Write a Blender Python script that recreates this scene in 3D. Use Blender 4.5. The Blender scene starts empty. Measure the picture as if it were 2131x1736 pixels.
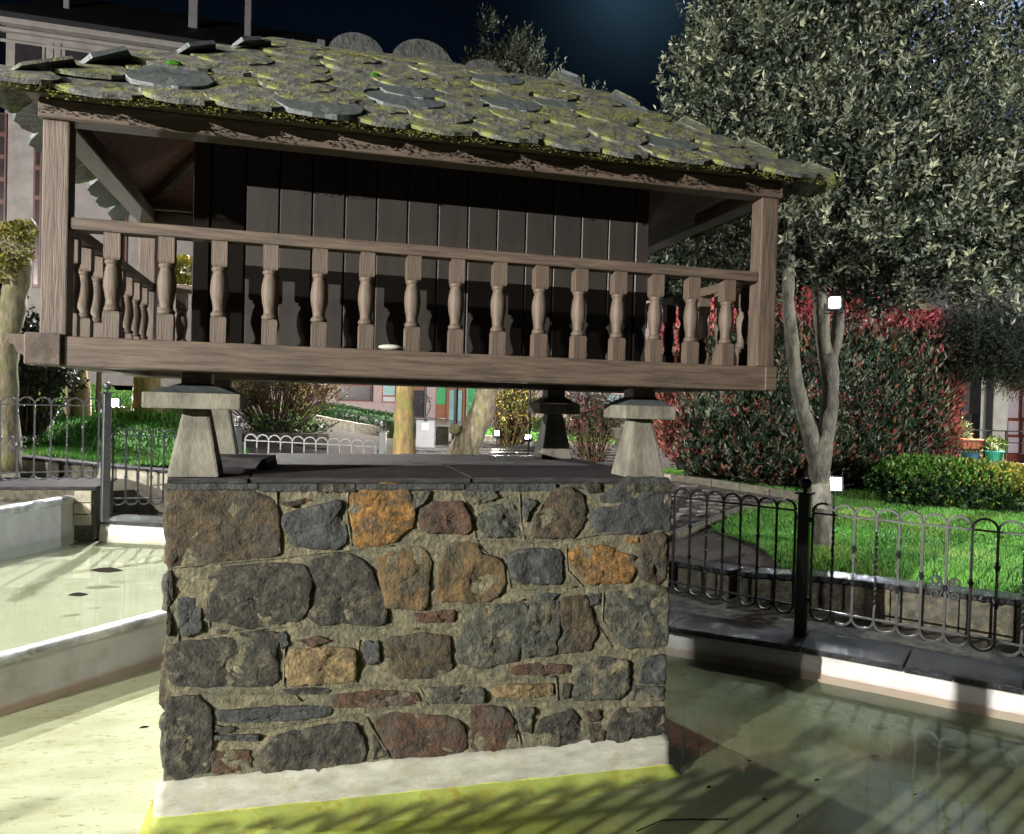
import bpy, bmesh, math, random
import numpy as np
from mathutils import Vector, Matrix, noise
random.seed(7); RNG=np.random.default_rng(7)
SC=bpy.context.scene; COL=SC.collection
R=math.radians
# ------------------------------------------------------------------ camera
CAMH=1.75; FPX=1612.29; PCX,PCY=1065.5,868.0
RT=Vector((.96519,-.26009,.02755)); UP=Vector((-.02208,.02396,.99947)); FW=Vector((.26061,.96529,-.01738))
RT.normalize(); FW=(FW-RT*FW.dot(RT)).normalized(); UP=RT.cross(FW)
cam=bpy.data.cameras.new('camera'); camo=bpy.data.objects.new('camera',cam); COL.objects.link(camo)
camo.matrix_world=Matrix(((RT.x,UP.x,-FW.x,0),(RT.y,UP.y,-FW.y,0),(RT.z,UP.z,-FW.z,CAMH),(0,0,0,1)))
cam.sensor_width=36; cam.lens=36*FPX/2131; cam.clip_start=.05; cam.clip_end=500
SC.camera=camo
# ------------------------------------------------------------------ sky (night)
w=bpy.data.worlds.new('World'); SC.world=w; w.use_nodes=True
nt=w.node_tree; nt.nodes.clear()
def N(t,ty,**k):
    n=t.nodes.new(ty)
    for a,b in k.items(): setattr(n,a,b)
    return n
wo=N(nt,'ShaderNodeOutputWorld'); bg=N(nt,'ShaderNodeBackground')
sky=N(nt,'ShaderNodeTexSky',sky_type='NISHITA',sun_disc=False,sun_elevation=R(1.0),sun_rotation=R(200))
tint=N(nt,'ShaderNodeMixRGB',blend_type='MULTIPLY'); tint.inputs[0].default_value=1; tint.inputs[2].default_value=(.30,.55,1.15,1)
tc=N(nt,'ShaderNodeTexCoord'); cl=N(nt,'ShaderNodeTexNoise'); cl.inputs['Scale'].default_value=1.6; cl.inputs['Detail'].default_value=5
mr=N(nt,'ShaderNodeMapRange'); mr.inputs[1].default_value=.35; mr.inputs[2].default_value=.75; mr.inputs[3].default_value=.55; mr.inputs[4].default_value=2.0
mul=N(nt,'ShaderNodeMath',operation='MULTIPLY'); mul.inputs[1].default_value=.0035
L=nt.links.new
L(sky.outputs[0],tint.inputs[1]); L(tc.outputs['Generated'],cl.inputs['Vector']); L(cl.outputs['Fac'],mr.inputs[0]); L(mr.outputs[0],mul.inputs[0])
def glow(u,v,col,pw_):
    d=(RT*((u-PCX)/FPX)+UP*((PCY-v)/FPX)+FW).normalized()
    dp=N(nt,'ShaderNodeVectorMath',operation='DOT_PRODUCT'); dp.inputs[1].default_value=tuple(d); L(tc.outputs['Generated'],dp.inputs[0])
    a=N(nt,'ShaderNodeMath',operation='MAXIMUM'); a.inputs[1].default_value=0; L(dp.outputs['Value'],a.inputs[0])
    p=N(nt,'ShaderNodeMath',operation='POWER'); p.inputs[1].default_value=pw_; L(a.outputs[0],p.inputs[0])
    q=N(nt,'ShaderNodeMath',operation='MULTIPLY'); L(p.outputs[0],q.inputs[0]); L(mr.outputs[0],q.inputs[1])
    m=N(nt,'ShaderNodeMixRGB',blend_type='MULTIPLY'); m.inputs[0].default_value=1; m.inputs[1].default_value=(*col,1); L(q.outputs[0],m.inputs[2]); return m.outputs[0]
g1=glow(1325,-60,(2.4,5.4,8.0),330); g2=glow(2040,10,(60,80,120),330)
ga=N(nt,'ShaderNodeMixRGB',blend_type='ADD'); ga.inputs[0].default_value=1; gb=N(nt,'ShaderNodeMixRGB',blend_type='ADD'); gb.inputs[0].default_value=1
L(tint.outputs[0],ga.inputs[1]); L(g1,ga.inputs[2]); L(ga.outputs[0],gb.inputs[1]); L(g2,gb.inputs[2]); L(gb.outputs[0],bg.inputs[0]); L(mul.outputs[0],bg.inputs[1]); L(bg.outputs[0],wo.inputs[0])
SC.view_settings.view_transform='Standard'; SC.view_settings.look='None'; SC.view_settings.gamma=1; SC.view_settings.use_curve_mapping=False
SC.view_settings.exposure=0.0
SC.cycles.max_bounces=6; SC.cycles.transparent_max_bounces=12
SC.cycles.sample_clamp_indirect=3.0
# ------------------------------------------------------------------ pixel helpers (photo at 2131 px wide)
def ray(u,v): return FW+RT*((u-PCX)/FPX)+UP*((PCY-v)/FPX)
def onz(u,v,z=0.0):
    d=ray(u,v); return Vector((0,0,CAMH))+d*((z-CAMH)/d.z)
def ony(u,v,y):
    d=ray(u,v); return Vector((0,0,CAMH))+d*(y/d.y)
def atd(u,v,dep): return Vector((0,0,CAMH))+ray(u,v)*dep
# ------------------------------------------------------------------ materials
MATS={}
def mat(name,c1,c2=None,scale=6,rough=.7,bump=.25,bscale=None,stretch=(1,1,1),c3=None,spec=.4,thr=.5,bdist=.01,metal=0,c3scale=None,c3w=.08,detail=6,trans=0):
    if name in MATS: return MATS[name]
    m=bpy.data.materials.new(name); m.use_nodes=True; t=m.node_tree; b=t.nodes['Principled BSDF']; l=t.links.new
    c2=c2 or tuple(x*.6 for x in c1)
    tc=N(t,'ShaderNodeTexCoord'); mp=N(t,'ShaderNodeMapping'); mp.inputs['Scale'].default_value=stretch
    l(tc.outputs['Object'],mp.inputs['Vector'])
    n1=N(t,'ShaderNodeTexNoise'); n1.inputs['Scale'].default_value=scale; n1.inputs['Detail'].default_value=detail; n1.inputs['Roughness'].default_value=.62
    l(mp.outputs[0],n1.inputs['Vector'])
    rp=N(t,'ShaderNodeValToRGB'); rp.color_ramp.elements[0].position=.34; rp.color_ramp.elements[1].position=.66
    rp.color_ramp.elements[0].color=(*c2,1); rp.color_ramp.elements[1].color=(*c1,1)
    l(n1.outputs['Fac'],rp.inputs[0]); col=rp.outputs[0]
    if c3:
        n3=N(t,'ShaderNodeTexNoise'); n3.inputs['Scale'].default_value=c3scale or scale*.45; n3.inputs['Detail'].default_value=7; n3.inputs['Roughness'].default_value=.7
        l(tc.outputs['Object'],n3.inputs['Vector'])
        r3=N(t,'ShaderNodeMapRange'); r3.inputs[1].default_value=thr-c3w; r3.inputs[2].default_value=thr+c3w
        l(n3.outputs['Fac'],r3.inputs[0])
        mx=N(t,'ShaderNodeMixRGB'); mx.inputs[2].default_value=(*c3,1); l(r3.outputs[0],mx.inputs[0]); l(col,mx.inputs[1]); col=mx.outputs[0]
    l(col,b.inputs['Base Color'])
    b.inputs['Roughness'].default_value=rough; b.inputs['Specular IOR Level'].default_value=spec; b.inputs['Metallic'].default_value=metal
    if bump:
        nb=N(t,'ShaderNodeTexNoise'); nb.inputs['Scale'].default_value=bscale or scale*4; nb.inputs['Detail'].default_value=8; nb.inputs['Roughness'].default_value=.65
        l(mp.outputs[0],nb.inputs['Vector'])
        bp=N(t,'ShaderNodeBump'); bp.inputs['Strength'].default_value=bump; bp.inputs['Distance'].default_value=bdist
        l(nb.outputs['Fac'],bp.inputs['Height']); l(bp.outputs[0],b.inputs['Normal'])
    MATS[name]=m; return m
def emis(name,c,s):
    m=bpy.data.materials.new(name); m.use_nodes=True; b=m.node_tree.nodes['Principled BSDF']
    b.inputs['Base Color'].default_value=(*c,1); b.inputs['Emission Color'].default_value=(*c,1); b.inputs['Emission Strength'].default_value=s
    return m
wood_x=mat('timber_x',(.112,.082,.061),(.045,.033,.025),scale=5,rough=.6,bump=.38,bscale=10,stretch=(1,14,14),bdist=.010)
wood_y=mat('timber_y',(.112,.082,.061),(.045,.033,.025),scale=5,rough=.6,bump=.38,bscale=10,stretch=(14,1,14),bdist=.010)
wood_z=mat('timber_z',(.112,.082,.061),(.048,.035,.027),scale=5,rough=.6,bump=.38,bscale=10,stretch=(14,14,1),bdist=.010)
wood_end=mat('timber_end',(.11,.085,.07),(.05,.038,.03),scale=12,rough=.8,bump=.9,bscale=20,bdist=.01)
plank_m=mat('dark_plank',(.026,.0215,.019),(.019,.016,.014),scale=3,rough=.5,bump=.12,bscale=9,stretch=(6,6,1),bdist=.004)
soffit_m=mat('red_soffit',(.20,.09,.065),(.10,.045,.034),scale=4,rough=.6,bump=.2,stretch=(1,7,7))
slate_m=mat('mossy_slate',(.13,.135,.12),(.028,.03,.03),scale=18,rough=.55,bump=1.0,bscale=45,c3=(.18,.19,.045),thr=.56,c3scale=9,c3w=.04,bdist=.02)
slate_g=mat('green_slate',(.15,.155,.11),(.03,.034,.026),scale=22,rough=.6,bump=1.0,bscale=50,c3=(.13,.15,.04),thr=.54,c3scale=7,c3w=.04,bdist=.02)
slate_d=mat('plain_slate',(.085,.10,.10),(.045,.052,.055),scale=10,rough=.42,bump=.7,bscale=35,bdist=.01)
moss_m=mat('yellow_moss',(.38,.37,.08),(.18,.20,.05),scale=20,rough=.95,bump=.5)
mossg_m=mat('green_moss',(.06,.20,.02),(.025,.09,.01),scale=60,rough=1,bump=1,bscale=120,bdist=.02,spec=.05)
cop_m=mat('coping_slate',(.062,.058,.062),(.022,.021,.023),scale=9,rough=.75,bump=.9,bscale=16,stretch=(1,3,6),bdist=.02,spec=.15)
concrete_m=mat('cast_stone',(.19,.18,.145),(.085,.08,.065),scale=12,rough=.9,bump=.8,bscale=50,stretch=(1,1,.5),bdist=.006,c3=(.10,.10,.08),thr=.66)
mortar_m=mat('mortar',(.23,.205,.13),(.07,.064,.042),scale=30,rough=.95,bump=1,bscale=48,bdist=.03,c3=(.10,.10,.07),thr=.53,c3scale=9)
def cracks(m,stretch):
    t=m.node_tree; b=t.nodes['Principled BSDF']; l=t.links.new; src=b.inputs['Base Color'].links[0].from_socket
    tc=N(t,'ShaderNodeTexCoord'); mp=N(t,'ShaderNodeMapping'); mp.inputs['Scale'].default_value=stretch; l(tc.outputs['Object'],mp.inputs[0])
    n=N(t,'ShaderNodeTexNoise'); n.inputs['Scale'].default_value=3.2; n.inputs['Detail'].default_value=5; n.inputs['Roughness'].default_value=.6; l(mp.outputs[0],n.inputs['Vector'])
    a=N(t,'ShaderNodeMath',operation='SUBTRACT'); a.inputs[1].default_value=.5; l(n.outputs['Fac'],a.inputs[0]); q=N(t,'ShaderNodeMath',operation='ABSOLUTE'); l(a.outputs[0],q.inputs[0])
    r=N(t,'ShaderNodeMapRange'); r.inputs[1].default_value=.0; r.inputs[2].default_value=.014; r.inputs[3].default_value=.78; r.inputs[4].default_value=0; l(q.outputs[0],r.inputs[0])
    n2=N(t,'ShaderNodeTexNoise'); n2.inputs['Scale'].default_value=5; l(tc.outputs['Object'],n2.inputs['Vector']); r2=N(t,'ShaderNodeMapRange'); r2.inputs[1].default_value=.48; r2.inputs[2].default_value=.56; l(n2.outputs['Fac'],r2.inputs[0])
    mm=N(t,'ShaderNodeMath',operation='MULTIPLY'); l(r.outputs[0],mm.inputs[0]); l(r2.outputs[0],mm.inputs[1])
    mx=N(t,'ShaderNodeMixRGB'); mx.inputs[2].default_value=(.025,.02,.018,1); l(mm.outputs[0],mx.inputs[0]); l(src,mx.inputs[1]); l(mx.outputs[0],b.inputs['Base Color'])
cracks(wood_x,(1,16,16)); cracks(wood_y,(16,1,16)); cracks(wood_z,(16,16,1))
white_m=mat('white_render',(.78,.76,.70),(.60,.58,.52),scale=5,rough=.6,bump=.35,bscale=22,bdist=.006,c3=(.42,.40,.33),thr=.68)
iron_m=mat('grey_iron',(.048,.051,.057),(.026,.028,.032),scale=20,rough=.38,bump=.15,spec=.6)
ironb_m=mat('black_iron',(.012,.012,.014),(.008,.008,.010),scale=20,rough=.42,bump=.15,spec=.4)
STM={
 'dark':mat('stone_dark',(.068,.064,.047),(.015,.015,.014),scale=24,rough=.8,bump=1,bscale=34,bdist=.05,c3=(.15,.13,.085),thr=.63,c3scale=12),
 'grey':mat('stone_grey',(.10,.104,.082),(.024,.026,.024),scale=26,rough=.8,bump=1,bscale=36,bdist=.05,c3=(.20,.17,.10),thr=.6,c3scale=11),
 'slate':mat('stone_slate',(.052,.055,.054),(.020,.022,.023),scale=18,rough=.7,bump=1,bscale=28,bdist=.03,c3=(.12,.11,.08),thr=.66,c3scale=14),
 'brown':mat('stone_brown',(.11,.078,.043),(.022,.019,.015),scale=26,rough=.85,bump=1,bscale=38,bdist=.05,c3=(.065,.062,.048),thr=.54,c3scale=9),
 'rust':mat('stone_rust',(.11,.058,.034),(.030,.021,.016),scale=20,rough=.85,bump=1,bscale=36,bdist=.04,c3=(.065,.058,.045),thr=.55,c3scale=9),
 'ochre':mat('stone_ochre',(.155,.098,.04),(.045,.037,.021),scale=14,rough=.8,bump=1,bscale=30,bdist=.04,c3=(.07,.065,.045),thr=.57,c3scale=8),
 'orange':mat('stone_orange',(.40,.21,.055),(.07,.045,.018),scale=38,rough=.85,bump=1,bscale=55,bdist=.05,c3=(.08,.062,.038),thr=.56,c3scale=9),
 'tan':mat('stone_tan',(.32,.23,.11),(.07,.055,.03),scale=26,rough=.9,bump=1,bscale=40,bdist=.05,c3=(.11,.09,.055),thr=.58,c3scale=8)}
grass_g=mat('lawn_soil',(.05,.13,.02),(.025,.07,.012),scale=3,rough=.95,bump=.8,bscale=40)
blade_m=mat('grass_blade',(.13,.34,.05),(.055,.19,.025),scale=2,rough=.55,bump=0,c3=(.20,.30,.06),thr=.6,spec=.5)
pave_m=mat('wet_paving',(.12,.105,.10),(.05,.046,.046),scale=2.4,rough=.22,bump=.6,bscale=14,stretch=(1,2,1),bdist=.02,spec=.6)
gravel_m=mat('leafy_gravel',(.20,.175,.12),(.06,.055,.045),scale=26,rough=.75,bump=1,bscale=60,bdist=.02,c3=(.045,.045,.04),thr=.5)
wetslate_m=mat('wet_slate',(.020,.020,.024),(.009,.009,.011),scale=6,rough=.22,bump=1,bscale=22,stretch=(3,1,1),bdist=.02,spec=.5)
block_m=mat('block_stone',(.42,.39,.32),(.24,.22,.17),scale=8,rough=.9,bump=.7,bscale=30,bdist=.01,c3=(.16,.14,.10),thr=.6)
blockd_m=mat('block_dark',(.12,.11,.085),(.04,.04,.032),scale=14,rough=.85,bump=1,bscale=30,bdist=.02,c3=(.17,.15,.08),thr=.6,c3scale=22)
facade_m=mat('pale_ashlar',(.27,.26,.245),(.19,.18,.17),scale=2,rough=.9,bump=.3,bscale=12,bdist=.01)
roofd_m=mat('far_roof',(.03,.032,.036),(.02,.02,.024),scale=3,rough=.7,bump=.4)
bark_m=mat('pale_bark',(.34,.29,.20),(.11,.095,.06),scale=7,rough=.9,bump=.9,bscale=18,stretch=(2,2,.7),bdist=.02,c3=(.20,.22,.05),thr=.6)
barko_m=mat('orange_bark',(.38,.25,.11),(.13,.10,.05),scale=7,rough=.9,bump=.9,bscale=18,stretch=(2,2,.6),bdist=.02,c3=(.16,.19,.04),thr=.57)
barkg_m=mat('grey_bark',(.20,.19,.16),(.055,.052,.045),scale=8,rough=.9,bump=1,bscale=20,stretch=(2,2,.8),bdist=.02,c3=(.30,.31,.22),thr=.62)
twig_m=mat('twig',(.16,.11,.06),(.09,.06,.035),scale=9,rough=.9,bump=.3)
def leafm(n,c,r=.42,sc=3): 
    return mat(n,c,tuple(x*.55 for x in c),scale=sc,rough=r,bump=0,spec=.5,detail=3)
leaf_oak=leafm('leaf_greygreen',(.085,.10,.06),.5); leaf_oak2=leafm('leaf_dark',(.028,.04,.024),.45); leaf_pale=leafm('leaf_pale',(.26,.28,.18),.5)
leaf_red=leafm('leaf_red',(.50,.10,.11)); leaf_or=leafm('leaf_orange',(.30,.12,.07)); leaf_ph=leafm('leaf_photinia',(.06,.085,.055))
leaf_hedge=leafm('leaf_hedge',(.03,.075,.025)); leaf_yel=leafm('leaf_yellow',(.55,.45,.09)); leaf_lime=leafm('leaf_lime',(.12,.28,.04)); leaf_pot=leafm('leaf_con',(.045,.06,.04),.8)
# pool floor, water
def pool_floor_mat():
    m=bpy.data.materials.new('pool_floor'); m.use_nodes=True; t=m.node_tree; b=t.nodes['Principled BSDF']; l=t.links.new
    tc=N(t,'ShaderNodeTexCoord'); sep=N(t,'ShaderNodeSeparateXYZ'); l(tc.outputs['Object'],sep.inputs[0])
    def ns(s,d=7,st=(1,1,1),r=.6):
        mp=N(t,'ShaderNodeMapping'); mp.inputs['Scale'].default_value=st; l(tc.outputs['Object'],mp.inputs[0])
        n=N(t,'ShaderNodeTexNoise'); n.inputs['Scale'].default_value=s; n.inputs['Detail'].default_value=d; n.inputs['Roughness'].default_value=r; l(mp.outputs[0],n.inputs['Vector']); return n.outputs['Fac']
    def rng(x,a,b_,c=0,d=1):
        q=N(t,'ShaderNodeMapRange'); q.inputs[1].default_value=a; q.inputs[2].default_value=b_; q.inputs[3].default_value=c; q.inputs[4].default_value=d; l(x,q.inputs[0]); return q.outputs[0]
    def mix(f,a,b_):
        q=N(t,'ShaderNodeMixRGB'); l(f,q.inputs[0])
        for i,x in ((1,a),(2,b_)):
            if isinstance(x,tuple): q.inputs[i].default_value=(*x,1)
            else: l(x,q.inputs[i])
        return q.outputs[0]
    def mt(op,a,b_):
        q=N(t,'ShaderNodeMath',operation=op)
        for i,x in ((0,a),(1,b_)):
            if isinstance(x,(int,float)): q.inputs[i].default_value=x
            else: l(x,q.inputs[i])
        return q.outputs[0]
    cream=mix(rng(ns(2.2,7,(1,3,1)),.4,.65),(.54,.53,.44),(.43,.40,.29))
    fine=rng(ns(16,9,(1,2.2,1),.75),.56,.64)
    cream=mix(fine,cream,(.30,.24,.11))
    alg=mix(rng(ns(1.3,7),.35,.65),(.38,.42,.09),(.16,.17,.045))
    alg=mix(rng(ns(9,9,(1,1,1),.75),.52,.66),alg,(.40,.40,.06))
    far=mix(rng(ns(1.1,6),.3,.7),(.15,.165,.11),(.24,.26,.18)); far=mix(rng(ns(7,8),.5,.7),far,(.13,.145,.075))
    xx=mt('ADD',sep.outputs[0],mt('MULTIPLY',ns(1.5,5),.5))
    f1=rng(xx,-.28,.0)                       # algae starts right of the pedestal's left corner
    f2=rng(mt('ADD',xx,mt('MULTIPLY',sep.outputs[1],.5)),2.7,3.6)
    c=mix(f1,cream,alg); c=mix(f2,c,far); l(c,b.inputs['Base Color'])
    b.inputs['Roughness'].default_value=.6
    bp=N(t,'ShaderNodeBump'); bp.inputs['Strength'].default_value=.3; bp.inputs['Distance'].default_value=.01; l(ns(12,8),bp.inputs['Height']); l(bp.outputs[0],b.inputs['Normal'])
    return m
def water_mat(name,tintc,wave=.02,mixv=1.0):
    m=bpy.data.materials.new(name); m.use_nodes=True; t=m.node_tree; t.nodes.clear(); l=t.links.new
    o=N(t,'ShaderNodeOutputMaterial'); tr=N(t,'ShaderNodeBsdfTransparent'); tr.inputs[0].default_value=(*tintc,1)
    gl=N(t,'ShaderNodeBsdfGlossy'); gl.inputs['Roughness'].default_value=.015
    lw_=N(t,'ShaderNodeLayerWeight'); pw=N(t,'ShaderNodeMath',operation='POWER'); pw.inputs[1].default_value=5; l(lw_.outputs['Facing'],pw.inputs[0])
    fr=N(t,'ShaderNodeMath',operation='MULTIPLY_ADD'); fr.inputs[1].default_value=.98; fr.inputs[2].default_value=.02; l(pw.outputs[0],fr.inputs[0]); mx=N(t,'ShaderNodeMixShader')
    tc=N(t,'ShaderNodeTexCoord'); n=N(t,'ShaderNodeTexNoise'); n.inputs['Scale'].default_value=5; n.inputs['Detail'].default_value=3; l(tc.outputs['Object'],n.inputs['Vector'])
    bp=N(t,'ShaderNodeBump'); bp.inputs['Strength'].default_value=wave; bp.inputs['Distance'].default_value=.05; l(n.outputs['Fac'],bp.inputs['Height'])
    l(bp.outputs[0],gl.inputs['Normal']); l(fr.outputs[0],mx.inputs[0]); l(tr.outputs[0],mx.inputs[1]); l(gl.outputs[0],mx.inputs[2]); l(mx.outputs[0],o.inputs[0])
    return m
# ------------------------------------------------------------------ mesh helpers
class MB:
    def __init__(s): s.v=[]; s.f=[]
    def add(s,vs,fs):
        o=len(s.v); s.v+= [tuple(x) for x in vs]; s.f+=[tuple(o+i for i in f) for f in fs]; return s
    def box(s,x0,x1,y0,y1,z0,z1):
        return s.add([(x0,y0,z0),(x1,y0,z0),(x1,y1,z0),(x0,y1,z0),(x0,y0,z1),(x1,y0,z1),(x1,y1,z1),(x0,y1,z1)],
            [(0,3,2,1),(4,5,6,7),(0,1,5,4),(1,2,6,5),(2,3,7,6),(3,0,4,7)])
    def hexa(s,b,t):  # bottom 4 pts ccw, top 4
        return s.add(list(b)+list(t),[(0,3,2,1),(4,5,6,7),(0,1,5,4),(1,2,6,5),(2,3,7,6),(3,0,4,7)])
    def prism(s,poly,z0,z1):
        n=len(poly); return s.add([(p[0],p[1],z0) for p in poly]+[(p[0],p[1],z1) for p in poly],
            [tuple(range(n-1,-1,-1)),tuple(range(n,2*n))]+[(i,(i+1)%n,n+(i+1)%n,n+i) for i in range(n)])
    def tube(s,pts,rad,n=8,cap=True):
        pts=[Vector(p) for p in pts]; rad=rad if isinstance(rad,(list,tuple)) else [rad]*len(pts)
        vs=[]; fs=[]; m=len(pts); a=None
        for i,p in enumerate(pts):
            d=(pts[min(i+1,m-1)]-pts[max(i-1,0)])
            d=d.normalized() if d.length>1e-9 else Vector((0,0,1))
            if a is None:
                a=Vector((1,0,0)) if abs(d.x)<.9 else Vector((0,1,0))
            a=(a-d*a.dot(d)); a=a.normalized() if a.length>1e-6 else d.orthogonal().normalized()
            b=d.cross(a)
            for k in range(n):
                t=2*math.pi*k/n; vs.append(p+(a*math.cos(t)+b*math.sin(t))*rad[i])
        for i in range(m-1):
            for k in range(n): fs.append((i*n+k,i*n+(k+1)%n,(i+1)*n+(k+1)%n,(i+1)*n+k))
        if cap: fs.append(tuple(range(n-1,-1,-1))); fs.append(tuple((m-1)*n+k for k in range(n)))
        return s.add(vs,fs)
    def lathe(s,prof,n=16,c=(0,0,0)):
        vs=[]; fs=[]; m=len(prof)
        for r,z in prof:
            for k in range(n):
                t=2*math.pi*k/n; vs.append((c[0]+r*math.cos(t),c[1]+r*math.sin(t),c[2]+z))
        for i in range(m-1):
            for k in range(n): fs.append((i*n+k,i*n+(k+1)%n,(i+1)*n+(k+1)%n,(i+1)*n+k))
        fs.append(tuple(range(n-1,-1,-1))); fs.append(tuple((m-1)*n+k for k in range(n)))
        return s.add(vs,fs)
    def sq_lathe(s,prof,n=4,rot=math.pi/4):
        vs=[]; fs=[]; m=len(prof)
        for r,z in prof:
            for k in range(n):
                t=rot+2*math.pi*k/n; vs.append((r*math.cos(t),r*math.sin(t),z))
        for i in range(m-1):
            for k in range(n): fs.append((i*n+k,i*n+(k+1)%n,(i+1)*n+(k+1)%n,(i+1)*n+k))
        fs.append(tuple(range(n-1,-1,-1))); fs.append(tuple((m-1)*n+k for k in range(n)))
        return s.add(vs,fs)
    def sphere(s,c,r,n=12,sq=1):
        pr=[(r*math.sin(math.pi*i/n)+1e-4,-r*sq*math.cos(math.pi*i/n)) for i in range(n+1)]
        return s.lathe(pr,n,c)
    def mesh(s,name,m,smooth=False,bev=0,bseg=1):
        me=bpy.data.meshes.new(name); me.from_pydata(s.v,[],s.f)
        if bev:
            bm=bmesh.new(); bm.from_mesh(me); bmesh.ops.bevel(bm,geom=bm.edges[:]+bm.verts[:],offset=bev,segments=bseg,affect='EDGES',profile=.6); bm.to_mesh(me); bm.free()
        me.materials.append(m)
        if smooth: me.polygons.foreach_set('use_smooth',[True]*len(me.polygons))
        me.update(); return me
    def build(s,name,m,parent=None,loc=(0,0,0),smooth=False,bev=0,bseg=1,rot=None):
        return ob(name,s.mesh(name,m,smooth,bev,bseg),parent,loc,rot)
def ob(name,me,parent=None,loc=(0,0,0),rot=None,scale=None):
    o=bpy.data.objects.new(name,me); COL.objects.link(o); o.location=loc
    if rot: o.rotation_euler=rot
    if scale: o.scale=scale
    if parent: o.parent=parent
    return o
def tag(o,label=None,cat=None,group=None,kind=None):
    if label: o['label']=label
    if cat: o['category']=cat
    if group: o['group']=group
    if kind: o['kind']=kind
    return o
def thing(name,label,cat,loc=(0,0,0),rz=0,group=None):
    o=bpy.data.objects.new(name,None); COL.objects.link(o); o.location=loc; o.rotation_euler=(0,0,rz); o.empty_display_size=.1
    return tag(o,label,cat,group)
def struct(o): o['kind']='structure'; return o
def npmesh(name,V,F,mats,midx=None,smooth=False):
    me=bpy.data.meshes.new(name); nv=len(V); nf=len(F); k=F.shape[1]
    me.vertices.add(nv); me.vertices.foreach_set('co',V.astype(np.float32).ravel())
    me.loops.add(nf*k); me.loops.foreach_set('vertex_index',F.astype(np.int32).ravel())
    me.polygons.add(nf); me.polygons.foreach_set('loop_start',np.arange(0,nf*k,k,dtype=np.int32)); me.polygons.foreach_set('loop_total',np.full(nf,k,dtype=np.int32))
    for m in mats: me.materials.append(m)
    if midx is not None: me.polygons.foreach_set('material_index',midx.astype(np.int32))
    if smooth: me.polygons.foreach_set('use_smooth',np.ones(nf,dtype=bool))
    me.update(calc_edges=True); me.validate(); return me
def leaves(P,D,ln,wd,fold=.25,rng=RNG):
    """P base points, D leaf directions (n,3); quads base-left-tip-right folded"""
    n=len(P); D=D/np.linalg.norm(D,axis=1,keepdims=True)
    r=rng.normal(size=(n,3)); S=np.cross(D,r); S/=np.linalg.norm(S,axis=1,keepdims=True)+1e-9; U=np.cross(S,D)
    ln=np.broadcast_to(ln,(n,))[:,None]; wd=np.broadcast_to(wd,(n,))[:,None]
    a=P; b=P+D*ln*.5+S*wd*.5+U*wd*fold; c=P+D*ln-U*wd*fold*.6; d=P+D*ln*.5-S*wd*.5+U*wd*fold
    V=np.stack([a,b,c,d],1).reshape(-1,3)
    i=np.arange(n)*4
    F=np.concatenate([np.stack([i,i+1,i+2],1),np.stack([i,i+2,i+3],1)],0)
    return V,F
def rdir(n,rng=RNG):
    v=rng.normal(size=(n,3)); return v/np.linalg.norm(v,axis=1,keepdims=True)
def fbm(x,y,z=0,s=1,o=4): return noise.fractal(Vector((x*s,y*s,z*s)),1.0,2.0,o)
# ------------------------------------------------------------------ terrain
CP=[(3.4,5.4,.16),(4.4,4.4,.15),(4.76,6.26,.45),(6,7.7,.52),(5.9,11.6,.60),(10,10.5,.66),(9,8.9,.5),(7,4,.45),(9,3,.48),(12,6,.5),
(-3.6,10.3,.95),(-1.6,10.6,.84),(-7.5,22.8,2.0),(-3.4,13.3,1.38),(-2.4,13.4,1.28),(-5.5,11,1.1),(-8,12,1.3),(-.7,16.7,1.10),(2.5,15.9,.78),(4.4,17.5,.85),(1.5,12,.62),(3,13.7,.65),
(5,20,.95),(0,24,1.5),(-.7,11.5,.72),(1,10.5,.45),(3.5,8,.28),(4,11,.5),(20,20,1.2),(-20,30,3.2),(0,45,2.2),(30,40,2.2),(-3,19,1.75),(15,14,.8),(60,60,3),(-60,60,4),(60,0,1),(-60,0,1.5),(0,-40,.2),(-6,3,.4),(-8,-6,.3),(8,-6,.3)]
CPA=np.array(CP)
def hv(X,Y):
    out=np.empty(len(X))
    for s_ in range(0,len(X),20000):
        d2=(CPA[None,:,0]-X[s_:s_+20000,None])**2+(CPA[None,:,1]-Y[s_:s_+20000,None])**2+.02; wt=d2**-1.6; out[s_:s_+20000]=(wt*CPA[None,:,2]).sum(1)/wt.sum(1)
    return out
def h(x,y): return float(hv(np.array([x]),np.array([y]))[0])
def insv(X,Y,poly):
    c=np.zeros(len(X),bool); n=len(poly); j=n-1
    for i in range(n):
        xi,yi=poly[i][0],poly[i][1]; xj,yj=poly[j][0],poly[j][1]
        if yi!=yj: c^=((yi>Y)!=(yj>Y))&(X<(xj-xi)*(Y-yi)/(yj-yi)+xi)
        j=i
    return c
# ring polylines around the basins: (x,y,z of coping)
RING=[(8.0,.2,.14),(5.6,1.6,.14),(4.9,2.55,.14),(4.13,3.58,.14),(3.29,4.52,.14),(2.61,5.12,.14),(2.0,6.2,.16),(1.2,7.5,.24),(.2,8.25,.33),(-1.37,8.77,.36),(-2.04,9.02,.37)]
def offs(poly,d):
    out=[]
    for i,p in enumerate(poly):
        a=Vector(poly[max(i-1,0)][:2]); b=Vector(poly[min(i+1,len(poly)-1)][:2]); t=(b-a).normalized(); n=Vector((t.y,-t.x))
        out.append((p[0]+n.x*d,p[1]+n.y*d,p[2]))
    return out
RB=offs(RING,.42); RC=offs(RING,1.45)
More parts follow.
